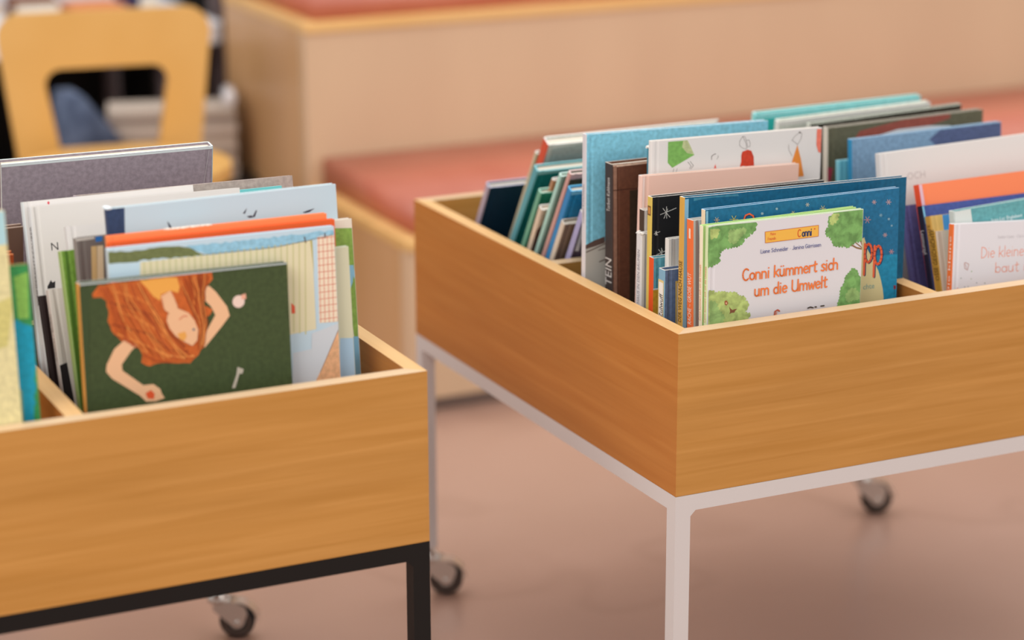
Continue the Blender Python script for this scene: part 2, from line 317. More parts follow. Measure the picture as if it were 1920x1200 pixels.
# ---------------------------------------------------------------- books
BOOKS = [
 {'id': 'A1', 'cart': 'R', 'p': (0.0586, 0.037, 0.7202), 'w': 0.2163, 'h': 0.2488, 't': 0.007, 'tilt': 1, 'dz': -0.0023, 'cover': '#d8d6da', 'spine': '#cfdcae', 'label': 'white picture book with green trees and orange hand lettered title, frontmost in the white trolley', 'art': [('P', 'f:#6fa555', [(-0.14, 247.27), (11.51, 248.24), (37.13, 247.99), (65.16, 247.5), (64.95, 241.58), (62.6, 236.25), (57.21, 234.91), (54.43, 230.24), (48.03, 229.62), (47.69, 223.48), (41.74, 220.96), (30.37, 220.21), (25.38, 220.69), (16.2, 215.4), (16.0, 209.24), (14.94, 203.16), (8.55, 201.92), (3.59, 200.3), (1.34, 198.3), (0.55, 215.68)]), ('P', 'f:#a9bf66', [(3.02, 245.11), (14.41, 244.62), (13.8, 236.65), (8.84, 234.66), (3.13, 236.45)]), ('P', 'f:#8fb565', [(28.69, 240.15), (50.01, 241.79), (51.5, 236.7), (44.44, 232.44), (37.43, 224.47), (28.85, 227.77)]), ('P', 'f:#6fa555', [(173.98, 248.94), (193.61, 249.52), (215.67, 248.49), (216.6, 209.58), (208.35, 209.77), (201.98, 206.67), (195.63, 203.21), (189.9, 205.99), (177.08, 207.23), (174.48, 209.96), (171.24, 218.3), (164.08, 222.09), (163.29, 228.35), (167.53, 230.41), (166.69, 240.38), (170.9, 244.92)]), ('P', 'f:#a9bf66', [(173.01, 247.18), (180.84, 247.04), (178.11, 238.04), (171.05, 233.78), (168.83, 240.17)]), ('L', '#8a6a45', 1.93, [(202.0, 205.44), (208.45, 201.72), (216.44, 199.46)]), ('L', '#8a6a45', 1.29, [(206.94, 208.05), (212.69, 203.78), (216.43, 200.95)]), ('L', '#8a6a45', 1.29, [(214.04, 209.21), (216.39, 203.42)]), ('P', 'f:#6fa555', [(204.5, 176.76), (207.39, 173.39), (209.51, 174.17), (212.44, 167.96), (216.04, 164.52), (218.34, 162.44), (218.82, 125.31), (182.39, 125.75), (185.09, 137.23), (187.13, 144.45), (187.75, 151.81), (192.62, 159.99), (193.95, 167.28), (198.87, 171.74)]), ('P', 'f:#8fb565', [(200.57, 150.56), (206.25, 151.25), (217.74, 142.72), (217.81, 137.77), (197.91, 135.99), (194.97, 143.69)]), ('P', 'f:#a9bf66', [(2.3, 167.92), (6.82, 170.57), (10.42, 167.13), (22.51, 167.81), (29.65, 165.27), (39.62, 164.92), (43.95, 160.17), (51.8, 158.18), (52.58, 152.54), (57.16, 150.24), (56.94, 145.32), (51.28, 142.77), (52.76, 138.3), (60.62, 135.69), (58.53, 132.18), (47.19, 128.95), (45.98, 112.38), (2.96, 116.55)]), ('P', 'f:#8fb565', [(4.13, 158.47), (12.71, 155.16), (15.67, 146.22), (24.31, 137.97), (21.57, 129.58), (4.5, 130.0)]), ('P', '#7d5038', [(31.0, 149.07), (33.03, 146.03), (35.62, 144.04), (38.45, 144.63), (42.43, 144.87), (39.19, 142.46), (38.51, 140.55), (34.52, 140.69), (31.69, 139.48), (32.51, 142.37)]), ('P', '#9a5a3a', [(24.37, 155.52), (26.2, 156.95), (28.07, 155.9), (29.53, 152.92), (27.28, 150.29), (24.85, 151.76)]), ('P', '#d8b090', [(25.81, 154.14), (27.52, 154.35), (28.11, 152.44), (26.12, 152.13)]), ('P', '#c8703a', [(77.7, 234.78), (152.96, 235.53), (153.13, 221.54), (78.45, 220.74)]), ('P', '#eab54e', [(78.56, 234.08), (152.25, 234.86), (152.42, 222.11), (79.01, 221.43)]), ('K', 'Meine', '#d9763c', (85.17, 229.49), 3.48, 0.52, 0), ('K', 'Freundin', '#d9763c', (81.83, 223.88), 3.48, 0.52, 0), ('K', 'C', '#dd6233', (123.51, 223.79), 8.7, 1.23, 0), ('K', 'onni', '#3a4163', (129.63, 223.82), 8.7, 1.48, 0), ('C', '#dd5a33', 147.18, 231.39, 0.97), ('K', 'Liane Schneider · Janina Görrissen', '#7377a0', (72.49, 208.96), 4.64, 0.64, 84.84), ('K', 'Conni kümmert sich', '#ea7c3e', (48.27, 178.3), 13.86, 1.87, 135.03), ('K', 'um die Umwelt', '#ea7c3e', (65.32, 157.48), 13.86, 1.87, 102.51), ('L', '#b8604a', 1.93, [(94.11, 131.21), (94.77, 135.47), (98.31, 136.98), (100.89, 135.25)]), ('L', '#d98a70', 1.29, [(96.24, 131.62), (97.21, 134.0)]), ('L', '#4a4038', 1.61, [(141.02, 134.33), (144.57, 135.22), (148.43, 133.98)]), ('L', '#4a4038', 1.61, [(150.98, 134.6), (153.11, 134.39)]), ('L', '#4a4038', 1.61, [(159.51, 134.76), (164.06, 134.81)])], 'edge': '#b5d38c', 'spinetext': ('Conni kümmert sich um die Umwelt', '#d98a60', 0.132, 0.2, 0.0042)},
 {'id': 'A1b', 'cart': 'R', 'p': (0.0572, 0.0475, 0.7184), 'w': 0.214, 'h': 0.247, 't': 0.008, 'tilt': 1, 'dz': 0.0, 'cover': '#a8cc7c', 'spine': '#e8ddc4', 'label': 'pale green edged picture book directly behind the white tree cover book', 'art': [], 'edge': '#b5d38c', 'spinetext': ('Conni kümmert sich um die Umwelt', '#d98a60', 0.132, 0.2, 0.0045)},
 {'id': 'A2', 'cart': 'R', 'p': (0.0694, 0.064, 0.7328), 'w': 0.2753, 'h': 0.2613, 't': 0.009, 'tilt': 2, 'dz': -0.0012, 'cover': 'm:#1d6890', 'spine': '#e3cfb0', 'label': 'medium blue picture book with pink stars and red letters behind the white tree cover book', 'art': [('L', '#c39a96', 0.71, [(235.9, 247.21), (241.93, 246.61)]), ('L', '#c39a96', 0.71, [(237.4, 249.39), (240.43, 244.43)]), ('L', '#c39a96', 0.71, [(240.42, 249.09), (237.41, 244.73)]), ('L', '#c39a96', 0.71, [(256.39, 245.18), (263.94, 244.44)]), ('L', '#c39a96', 0.71, [(258.27, 247.91), (262.06, 241.71)]), ('L', '#c39a96', 0.71, [(262.04, 247.54), (258.28, 242.09)]), ('L', '#c08c90', 0.71, [(224.66, 226.38), (234.47, 225.41)]), ('L', '#c08c90', 0.71, [(227.1, 229.92), (232.02, 221.87)]), ('L', '#c08c90', 0.71, [(232.01, 229.44), (227.12, 222.35)]), ('L', '#c39a96', 0.71, [(253.04, 204.37), (259.07, 203.77)]), ('L', '#c39a96', 0.71, [(254.54, 206.55), (257.57, 201.59)]), ('L', '#c39a96', 0.71, [(257.56, 206.25), (254.55, 201.89)]), ('L', '#c08c90', 0.71, [(262.68, 182.34), (269.46, 181.67)]), ('L', '#c08c90', 0.71, [(264.37, 184.8), (267.77, 179.22)]), ('L', '#c08c90', 0.71, [(267.76, 184.46), (264.38, 179.56)]), ('L', '#7fa8bb', 0.71, [(246.8, 229.77), (251.33, 229.32)]), ('L', '#7fa8bb', 0.71, [(247.93, 231.4), (250.2, 227.69)]), ('L', '#7fa8bb', 0.71, [(250.19, 231.18), (247.94, 227.91)]), ('L', '#8fb5c5', 0.71, [(259.42, 223.81), (262.44, 223.52)]), ('L', '#8fb5c5', 0.71, [(260.17, 224.9), (261.69, 222.43)]), ('L', '#8fb5c5', 0.71, [(261.68, 224.76), (260.18, 222.58)]), ('L', '#8fb5c5', 0.71, [(264.3, 215.03), (266.56, 214.81)]), ('L', '#8fb5c5', 0.71, [(264.86, 215.85), (265.99, 213.99)]), ('L', '#8fb5c5', 0.71, [(265.99, 215.73), (264.86, 214.1)]), ('L', '#b9b7ae', 0.71, [(140.15, 253.68), (145.43, 253.16)]), ('L', '#b9b7ae', 0.71, [(141.47, 255.59), (144.11, 251.25)]), ('L', '#b9b7ae', 0.71, [(144.11, 255.33), (141.47, 251.51)]), ('L', '#c8c090', 0.71, [(160.62, 246.95), (168.92, 246.13)]), ('L', '#c8c090', 0.71, [(162.69, 249.95), (166.85, 243.13)]), ('L', '#c8c090', 0.71, [(166.84, 249.54), (162.7, 243.54)]), ('L', '#c9c08c', 0.71, [(119.56, 245.42), (125.59, 244.83)]), ('L', '#c9c08c', 0.71, [(121.06, 247.6), (124.09, 242.65)]), ('L', '#c9c08c', 0.71, [(124.08, 247.31), (121.07, 242.95)]), ('L', '#a9c4cc', 0.71, [(97.92, 252.89), (100.94, 252.59)]), ('L', '#a9c4cc', 0.71, [(98.68, 253.98), (100.19, 251.5)]), ('L', '#a9c4cc', 0.71, [(100.18, 253.83), (98.68, 251.65)]), ('L', '#a9c4cc', 0.71, [(77.4, 249.21), (81.02, 248.85)]), ('L', '#a9c4cc', 0.71, [(78.3, 250.52), (80.11, 247.55)]), ('L', '#a9c4cc', 0.71, [(80.11, 250.34), (78.3, 247.73)]), ('L', '#c8a98c', 0.71, [(12.85, 248.05), (20.39, 247.3)]), ('L', '#c8a98c', 0.71, [(14.73, 250.77), (18.51, 244.58)]), ('L', '#c8a98c', 0.71, [(18.5, 250.4), (14.74, 244.95)]), ('L', '#c8c06c', 0.71, [(34.39, 246.54), (45.71, 245.43)]), ('L', '#c8c06c', 0.71, [(37.21, 250.63), (42.89, 241.34)]), ('L', '#c8c06c', 0.71, [(42.87, 250.07), (37.23, 241.9)]), ('P', 'm:#1b82a8', [(-15.7, 194.34), (285.99, 177.5), (286.27, 35.19), (-15.45, 64.97)]), ('P', '#d6c896', [(225.27, 204.63), (231.08, 187.94), (238.33, 176.07), (247.04, 160.34), (251.4, 147.51), (254.31, 136.07), (255.77, 126.01), (256.1, 109.87), (218.22, 113.61), (218.05, 200.38)]), ('K', 'p', '#2c3a5c', (226.43, 170.44), 40.1, 2.91, 13.49), ('K', 'p', '#2c3a5c', (240.76, 166.44), 40.1, 2.91, 13.49), ('K', 'p', '#e8663f', (224.92, 171.24), 40.1, 2.91, 13.49), ('K', 'p', '#e8663f', (239.25, 167.24), 40.1, 2.91, 13.49), ('L', '#2c3a5c', 2.26, [(54.71, 244.3), (57.34, 249.21), (62.62, 249.99), (67.9, 246.88), (69.42, 241.55)]), ('L', '#e8663f', 1.94, [(53.58, 244.41), (55.83, 249.36), (61.11, 250.78), (66.39, 247.67), (67.91, 242.35)]), ('T', 'chte', '#7fa39a', (224.98, 138.9), 9.7, 0), ('L', '#8a3340', 1.94, [(270.93, 138.15), (273.1, 134.84)]), ('L', '#8a3340', 1.94, [(273.09, 137.94), (270.93, 135.05)]), ('L', '#28566a', 0.52, [(271.94, 135.57), (271.38, 126.95)]), ('P', '#7fb3cf', [(1.51, 259.9), (4.53, 259.86), (4.56, 244.07), (1.54, 244.37)])], 'edge': '#a9c6dd'},
 {'id': 'Aor', 'cart': 'R', 'p': (0.0642, 0.082, 0.7165), 'w': 0.2, 'h': 0.2448, 't': 0.0155, 'tilt': 2, 'dz': 0.0, 'cover': '#c3c3bd', 'spine': '#e8713c', 'label': 'small book with bright orange spine and white spine lettering', 'art': [('P', '#a9928a', [(3.74, 244.45), (6.74, 244.13), (9.0, 207.4), (7.58, 57.68), (3.84, 58.08)])], 'spinetext': ('RACHE – GROßE WUT', '#f3dccb', 0.117, 0.18, 0.0085), 'spineart': [('#f0d8c8', 0.222, 0.234, 0.35, 0.6)]},
 {'id': 'A3', 'cart': 'R', 'p': (0.0616, 0.0985, 0.7412), 'w': 0.318, 'h': 0.2696, 't': 0.0125, 'tilt': 2, 'dz': -0.0063, 'cover': 'm:#0f5a7c', 'spine': '#cfa04c', 'label': 'large dark teal picture book with ochre spine, widest in its compartment', 'art': [('P', '#7fb1ce', [(0.76, 267.62), (6.1, 267.84), (5.98, 41.8), (0.64, 42.23)]), ('P', 'm:#3d7f96', [(12.96, 268.27), (73.97, 268.21), (75.49, 265.49), (35.84, 266.74), (12.96, 264.68)])], 'spinetext': ('DER WEG NACH HAUSE', '#5a4426', 0.117, 0.192, 0.0078)},
 {'id': 'A4', 'cart': 'R', 'p': (0.0439, 0.112, 0.6507), 'w': 0.15, 'h': 0.1794, 't': 0.0155, 'tilt': 0, 'dz': 0.0, 'cover': 'm:#586a8c', 'spine': '#7fa9c2', 'label': 'small grey blue book with light blue worn spine cap and framed white label', 'art': [('P', '#c9a95c', [(15.22, 164.6), (40.67, 163.62), (44.94, -88.54), (19.45, -85.55)]), ('P', '#d8cabc', [(17.51, 161.65), (40.72, 160.93), (44.94, -88.54), (21.7, -85.82)])], 'spinetext': ('Zulwuff', '#2e2a28', 0.119, 0.149, 0.009), 'spineart': [('#d9c48a', 0.0, 0.166, 0.1, 0.95), ('#e8e4dd', 0.0, 0.163, 0.2, 0.85)]},
 {'id': 'A5', 'cart': 'R', 'p': (0.0566, 0.1265, 0.6846), 'w': 0.16, 'h': 0.2133, 't': 0.009, 'tilt': 0, 'dz': 0.0, 'cover': '#cfccc6', 'spine': '#d9d7d2', 'label': 'plain white book standing behind the small grey blue book', 'art': [('P', '#bdb6ae', [(6.78, 212.54), (9.8, 212.2), (11.56, 111.02), (8.55, 111.36)])]},
 {'id': 'A6', 'cart': 'R', 'p': (0.0442, 0.141, 0.6591), 'w': 0.16, 'h': 0.1878, 't': 0.0115, 'tilt': 0, 'dz': 0.0, 'cover': 'm:#5b9bab', 'spine': '#dd5527', 'label': 'small teal and yellow book with red orange spine', 'art': [('P', 'm:#c99a30', [(-1.28, 148.58), (57.5, 147.89), (59.22, 35.86), (0.34, 42.63)]), ('P', '#c3cfd0', [(-1.3, 149.92), (57.48, 149.24), (57.51, 147.21), (-1.27, 147.9)])]},
 {'id': 'A7', 'cart': 'R', 'p': (0.0499, 0.1565, 0.7307), 'w': 0.2461, 'h': 0.2592, 't': 0.0115, 'tilt': 1, 'dz': -0.0034, 'cover': '#1b1b1d', 'spine': '#d3b95c', 'label': 'black picture book with white star strokes and mustard spine', 'art': [('L', '#dcdcd6', 0.6, [(12.31, 236.95), (34.07, 243.08)]), ('L', '#dcdcd6', 0.6, [(20.64, 246.09), (21.1, 231.42)]), ('L', '#dcdcd6', 0.6, [(15.62, 244.34), (25.75, 232.47)]), ('L', '#dcdcd6', 0.6, [(22.34, 243.01), (17.37, 231.75)]), ('L', '#dcdcd6', 0.6, [(8.01, 187.58), (25.81, 192.6)]), ('L', '#dcdcd6', 0.6, [(14.82, 195.06), (15.27, 183.05)]), ('L', '#dcdcd6', 0.6, [(10.72, 193.62), (19.0, 183.92)]), ('L', '#dcdcd6', 0.6, [(16.21, 192.54), (12.15, 183.32)]), ('L', '#dcdcd6', 0.6, [(4.06, 213.69), (11.97, 215.93)]), ('L', '#dcdcd6', 0.6, [(7.09, 217.02), (7.5, 211.66)]), ('L', '#dcdcd6', 0.6, [(5.26, 216.38), (8.94, 212.07)]), ('L', '#dcdcd6', 0.6, [(7.7, 215.9), (5.9, 211.8)])], 'spineart': [('#7a5a2c', 0.236, 0.248, 0.15, 0.85), ('#c98a4c', 0.238, 0.246, 0.3, 0.7)]},
 {'id': 'A8', 'cart': 'R', 'p': (0.0451, 0.172, 0.6816), 'w': 0.18, 'h': 0.2104, 't': 0.014, 'tilt': 0, 'dz': 0.0, 'cover': '#d3d0cc', 'spine': '#d6d5d5', 'label': 'white book with worn torn spine head and grey capital spine lettering', 'art': [], 'spinetext': ('HAUS IN DEN BÄUMEN', '#8d8a92', 0.122, 0.19, 0.006), 'worn': True},
 {'id': 'A9', 'cart': 'R', 'p': (0.0571, 0.189, 0.7067), 'w': 0.19, 'h': 0.2355, 't': 0.0125, 'tilt': 0, 'dz': 0.0, 'cover': '#d5cdc6', 'spine': '#4a3a30', 'label': 'narrow white book with dark brown spine panel between pink and white books', 'art': []},
 {'id': 'A10', 'cart': 'R', 'p': (0.0613, 0.203, 0.7465), 'w': 0.2269, 'h': 0.2751, 't': 0.0095, 'tilt': 1, 'dz': -0.0065, 'cover': '#e8bfae', 'spine': '#e6c3b6', 'label': 'plain salmon pink hardcover with pale edges', 'art': [('P', '#e8cfc6', [(1.55, 273.35), (4.62, 273.81), (5.36, 93.45), (2.28, 93.66)])]},
 {'id': 'A11', 'cart': 'R', 'p': (0.0838, 0.219, 0.7847), 'w': 0.2475, 'h': 0.3133, 't': 0.009, 'tilt': 1, 'dz': -0.0048, 'cover': '#dcd8d5', 'spine': '#dcd8d5', 'label': 'white picture book with small sketched figures in green, red and orange', 'art': [('P', 'm:#79ad58', [(22.95, 311.3), (50.11, 311.19), (54.39, 304.74), (60.82, 292.01), (29.78, 278.05), (23.09, 284.91)]), ('P', 'm:#b5bd8c', [(44.45, 310.98), (50.82, 310.89), (55.1, 303.47), (60.39, 292.66), (50.19, 295.23), (43.08, 303.1)]), ('L', '#55504c', 0.47, [(31.91, 276.92), (31.08, 272.07)]), ('L', '#55504c', 0.47, [(36.86, 276.56), (35.04, 271.78)]), ('L', '#55504c', 0.54, [(51.67, 283.84), (56.65, 278.2), (54.55, 275.29)]), ('L', '#55504c', 0.54, [(55.2, 284.2), (59.9, 278.58), (56.25, 274.55)]), ('L', '#5a4a44', 0.74, [(85.9, 284.07), (85.59, 288.39), (89.82, 290.9), (91.94, 290.75)]), ('L', '#5a4a44', 0.4, [(94.78, 288.95), (95.5, 286.44), (93.4, 284.14)]), ('P', '#e05a4c', [(91.59, 278.14), (93.03, 272.51), (89.64, 272.76)]), ('P', 'm:#c43f28', [(130.14, 290.7), (137.9, 292.84), (143.57, 290.96), (147.15, 283.34), (148.2, 271.61), (127.41, 271.88), (128.75, 285.89)]), ('L', '#6a625c', 0.4, [(130.03, 310.34), (125.82, 304.5), (125.85, 298.98), (130.82, 294.94), (136.48, 293.92), (135.74, 300.11), (132.17, 306.5), (130.03, 310.34), (133.57, 309.47), (135.72, 304.4), (139.25, 305.38), (141.83, 299.67), (140.71, 296.68), (137.88, 296.27), (135.72, 304.4)]), ('P', '#e0893a', [(211.45, 293.18), (217.21, 275.84), (222.99, 252.11), (215.92, 252.0), (200.35, 253.74), (204.49, 273.07)]), ('L', '#6a625c', 0.4, [(214.19, 309.79), (217.74, 307.7), (216.36, 300.43), (211.45, 293.43), (209.32, 296.03), (202.93, 300.18), (207.15, 304.78), (214.19, 309.79)]), ('L', '#6a625c', 0.4, [(198.43, 294.98), (198.75, 288.21), (204.17, 279.84)]), ('P', '#5a4a44', [(213.06, 310.24), (215.89, 310.04), (215.33, 308.11), (213.35, 308.5)]), ('P', 'm:#ee7a66', [(239.93, 311.62), (247.0, 311.48), (247.17, 280.42), (243.34, 281.93), (240.04, 291.37)])]},
 {'id': 'A12', 'cart': 'R', 'p': (0.0908, 0.234, 0.7722), 'w': 0.2, 'h': 0.3007, 't': 0.011, 'tilt': 1, 'dz': 0.0, 'cover': '#d98f6a', 'spine': '#3f7f92', 'label': 'thin book with teal spine peeking left behind the sketched figure book', 'art': [], 'worn': True},
 {'id': 'A13', 'cart': 'R', 'p': (0.0467, 0.252, 0.7527), 'w': 0.19, 'h': 0.2811, 't': 0.0205, 'tilt': 1, 'dz': 0.0, 'cover': 'm:#5c3828', 'spine': '#3d3432', 'label': 'thick dark brown book with charcoal spine and white lettering', 'art': [('P', 'm:#c3a894', [(0.77, 280.39), (116.85, 280.79), (116.85, 278.75), (1.54, 277.6)]), ('P', 'm:#8d6a58', [(1.54, 278.96), (6.15, 279.19), (7.77, 14.56), (2.39, 15.08)]), ('L', '#3a2018', 1.02, [(1.55, 248.36), (24.61, 248.18), (51.52, 246.96)]), ('P', 'm:#34281c', [(24.61, 246.14), (51.52, 246.28), (51.59, 10.35), (24.68, 12.94)])], 'edge': '#cdbcae', 'spinetext': ('TEIN', '#c9c4c0', 0.125, 0.16, 0.017), 'spinetext2': ('Torben Kuhlmann', '#cfcac6', 0.22, 0.263, 0.0085)},
 {'id': 'A14', 'cart': 'R', 'p': (0.0298, 0.29, 0.7853), 'w': 0.2655, 'h': 0.3138, 't': 0.011, 'tilt': 2, 'dz': -0.0059, 'cover': 'm:#79bcd3', 'spine': '#cfcbce', 'label': 'large sky blue picture book with white spine and dark feathery shape low on its cover', 'art': [('P', '#b3b0a8', [(-2.61, 166.31), (18.5, 175.06), (30.18, 176.31), (36.36, 48.21), (-4.04, 50.95)]), ('P', '#5c4a44', [(-2.54, 171.74), (13.09, 178.15), (27.91, 181.9), (27.81, 173.75), (14.55, 170.58), (-1.81, 167.61)]), ('L', '#5c4a44', 1.36, [(2.03, 163.95), (14.52, 167.86), (27.79, 172.4)]), ('L', '#5c4a44', 1.02, [(19.15, 164.83), (28.5, 166.91)]), ('L', '#5c4a44', 1.36, [(20.52, 149.8), (28.32, 151.99)])], 'edge': '#e4e6ea', 'spinetext': ('TORBEN KUHLMANN', '#8b8790', 0.2, 0.25, 0.005)},
 {'id': 'B11', 'cart': 'R', 'p': (0.0501, 0.335, 0.67), 'w': 0.2, 'h': 0.2294, 't': 0.012, 'tilt': -30, 'dz': 0.0, 'cover': '#4b3f52', 'spine': '#a7a3c8', 'label': 'purple edged white book leaning against the cross divider', 'art': [('P', '#d3cdd6', [(1.9, 228.21), (6.57, 228.5), (9.87, 165.35), (4.12, 166.17)])]},
 {'id': 'B10', 'cart': 'R', 'p': (0.0379, 0.365, 0.6524), 'w': 0.13, 'h': 0.2092, 't': 0.011, 'tilt': -30, 'dz': 0.0, 'cover': '#85705f', 'spine': '#cdbfae', 'label': 'small taupe book with cream edge leaning nearest the cross divider', 'art': [], 'edge': '#d6cabb'},
 {'id': 'B9', 'cart': 'R', 'p': (0.0411, 0.352, 0.6982), 'w': 0.2, 'h': 0.2647, 't': 0.012, 'tilt': -31, 'dz': 0.0, 'cover': 'm:#2488bd', 'spine': '#3a80b5', 'label': 'bright blue leaning book behind the small taupe one', 'art': [('P', '#7ec4e6', [(0.27, 263.7), (30.87, 264.28), (32.2, 259.31), (1.6, 258.73)])], 'edge': '#68b4dd'},
 {'id': 'B7', 'cart': 'R', 'p': (0.0454, 0.362, 0.7181), 'w': 0.2, 'h': 0.288, 't': 0.009, 'tilt': -31, 'dz': 0.0, 'cover': 'm:#5b5040', 'spine': '#c99a92', 'label': 'leaning book with pink and dark floral cover', 'art': [('P', 'm:#d9a7a0', [(-0.0, 287.95), (31.17, 289.54), (33.82, 279.66), (0.74, 279.28)]), ('P', 'm:#8b8c58', [(6.13, 270.95), (35.93, 271.76), (39.1, 259.91), (5.77, 260.52)])], 'edge': '#e3c4c0'},
 {'id': 'B6', 'cart': 'R', 'p': (0.0407, 0.38, 0.7125), 'w': 0.2, 'h': 0.2814, 't': 0.008, 'tilt': -31, 'dz': 0.0, 'cover': '#8cb3a6', 'spine': '#a9cfc4', 'label': 'mint green leaning book with pale edge', 'art': [], 'edge': '#c3ded6'},
 {'id': 'B5', 'cart': 'R', 'p': (0.0554, 0.432, 0.6953), 'w': 0.18, 'h': 0.2613, 't': 0.006, 'tilt': -31, 'dz': 0.0, 'cover': '#b0714c', 'spine': '#b98a6a', 'label': 'thin rust coloured leaning book with only its corner showing', 'art': []},
 {'id': 'B8', 'cart': 'R', 'p': (0.036, 0.426, 0.6587), 'w': 0.13, 'h': 0.2143, 't': 0.011, 'tilt': -29, 'dz': 0.0, 'cover': 'm:#bfa894', 'spine': '#cdbba6', 'label': 'small cream book with dark brown figure leaning beside the teal books', 'art': [('P', 'm:#5a3a34', [(-0.16, 178.48), (7.69, 188.85), (19.94, 177.58), (23.57, 129.29), (-1.12, 132.74)]), ('P', '#a3513a', [(12.13, 203.52), (18.23, 204.58), (19.21, 187.24), (15.22, 183.97)])]},
 {'id': 'B4', 'cart': 'R', 'p': (0.0419, 0.441, 0.6776), 'w': 0.16, 'h': 0.2407, 't': 0.01, 'tilt': -31, 'dz': 0.0, 'cover': '#1f7a62', 'spine': '#6fa58c', 'label': 'small emerald green leaning book with pale green spine', 'art': [], 'edge': '#9fcab8'},
 {'id': 'B2', 'cart': 'R', 'p': (0.0526, 0.472, 0.6998), 'w': 0.24, 'h': 0.2725, 't': 0.0135, 'tilt': -33, 'dz': 0.0, 'cover': 'm:#1c7a7c', 'spine': '#5c9aa3', 'label': 'tall teal leaning book with light teal spine and edge', 'art': [('P', '#8cc6cd', [(0.29, 271.42), (74.69, 273.55), (76.12, 268.27), (1.72, 266.14)])], 'edge': '#8cc6cd'},
 {'id': 'B3', 'cart': 'R', 'p': (0.0759, 0.487, 0.7305), 'w': 0.27, 'h': 0.3024, 't': 0.017, 'tilt': -31, 'dz': 0.0, 'cover': 'm:#b3b8b4', 'spine': '#c9523a', 'label': 'pale grey leaning hardcover with red spine, tallest of the leaning books', 'art': [('P', '#dad8d2', [(0.13, 301.88), (58.48, 305.46), (60.07, 299.4), (1.98, 294.81)]), ('P', '#cfc9c0', [(0.4, 300.87), (6.67, 302.05), (18.37, 175.54), (9.86, 176.58)])], 'edge': '#e2e0da'},
 {'id': 'B2b', 'cart': 'R', 'p': (0.0783, 0.527, 0.7106), 'w': 0.25, 'h': 0.2792, 't': 0.007, 'tilt': -31, 'dz': 0.0, 'cover': '#8c8f68', 'spine': '#c3b89c', 'label': 'thin olive beige leaning book behind the tall teal one', 'art': []},
 {'id': 'B1', 'cart': 'R', 'p': (0.0415, 0.6, 0.653), 'w': 0.22, 'h': 0.2099, 't': 0.012, 'tilt': -30, 'dz': 0.0, 'cover': 'm:#12364f', 'spine': '#a79aa8', 'label': 'dark navy book with pale lilac edges leaning alone at the rear', 'art': [], 'edge': '#aeb3cc'},
 {'id': 'C7', 'cart': 'R', 'p': (0.4115, 0.205, 0.7402), 'w': 0.28, 'h': 0.2699, 't': 0.012, 'tilt': 8, 'dz': 0.0058, 'cover': '#dad6d3', 'spine': '#d3d0d0', 'label': 'large plain white book with faint grey capitals behind the orange book', 'art': [('T', 'OCH', '#b9b2b0', (39.87, 231.5), 13.17, 0)]},
 {'id': 'C5', 'cart': 'R', 'p': (0.4145, 0.275, 0.7458), 'w': 0.2416, 'h': 0.2745, 't': 0.01, 'tilt': 4, 'dz': 0.0025, 'cover': 'm:#7898b5', 'spine': '#2f87b5', 'label': 'steel blue misty picture book with bright blue spine', 'art': [('P', 'm:#4e5b80', [(140.97, 273.2), (241.55, 273.09), (241.39, 223.3), (158.03, 231.65), (123.75, 262.12)])], 'edge': '#a9c6de'},
 {'id': 'C6', 'cart': 'R', 'p': (0.407, 0.292, 0.7147), 'w': 0.2, 'h': 0.2434, 't': 0.008, 'tilt': 4, 'dz': 0.0, 'cover': '#6cbdd0', 'spine': '#7fc3d3', 'label': 'small aqua book low behind the white book', 'art': [], 'edge': '#a9dbe6'},
 {'id': 'C4', 'cart': 'R', 'p': (0.4095, 0.325, 0.7529), 'w': 0.2532, 'h': 0.2814, 't': 0.012, 'tilt': 2, 'dz': 0.0031, 'cover': 'm:#5d5b48', 'spine': '#cfc7ba', 'label': 'mossy brown picture book with rust red band across its top', 'art': [('P', 'm:#8e4a3e', [(51.32, 271.9), (120.54, 280.18), (198.55, 281.05), (198.67, 274.53), (129.54, 261.18), (42.84, 261.17)]), ('P', '#c9ced2', [(60.21, 259.43), (112.08, 267.99), (164.1, 267.85), (198.84, 264.38), (199.28, 239.73), (60.44, 246.38)]), ('P', '#a33a4c', [(-8.64, 230.13), (8.77, 226.22), (5.61, 208.44), (-8.28, 209.83)])], 'edge': '#d6cec2'},
 {'id': 'C3', 'cart': 'R', 'p': (0.4304, 0.4, 0.7419), 'w': 0.2518, 'h': 0.2733, 't': 0.008, 'tilt': -8, 'dz': 0.0062, 'cover': '#2c2a20', 'spine': '#d6d6cc', 'label': 'thin book with black cover edge behind the mossy brown one', 'art': [], 'edge': '#c9cfc0'},
 {'id': 'C2', 'cart': 'R', 'p': (0.3997, 0.43, 0.7437), 'w': 0.2512, 'h': 0.2751, 't': 0.011, 'tilt': -8, 'dz': 0.005, 'cover': 'm:#c9cfc4', 'spine': '#dcdcd6', 'label': 'pale white green book between the aqua and the black edged books', 'art': [('P', '#dcdcd6', [(0.1, 274.32), (251.3, 274.32), (251.88, 269.59), (2.55, 268.6)])], 'edge': '#e6e6e0'},
 {'id': 'C1', 'cart': 'R', 'p': (0.3928, 0.48, 0.7456), 'w': 0.2771, 'h': 0.2785, 't': 0.01, 'tilt': -10, 'dz': 0.0023, 'cover': '#2fb0ac', 'spine': '#8fd8d8', 'label': 'turquoise book with frayed pale top edge, rearmost in the white trolley', 'art': [('P', 'm:#8cd3d6', [(0.06, 278.1), (277.23, 277.69), (278.24, 270.41), (1.96, 270.73)])], 'edge': '#bfe6ea'},
 {'id': 'D0', 'cart': 'R', 'p': (0.4258, 0.17, 0.6777), 'w': 0.27, 'h': 0.2138, 't': 0.01, 'tilt': 18, 'dz': 0.0, 'cover': 'm:#5b5a90', 'spine': '#5b5a90', 'label': 'indigo purple book left of the orange spine', 'art': []},
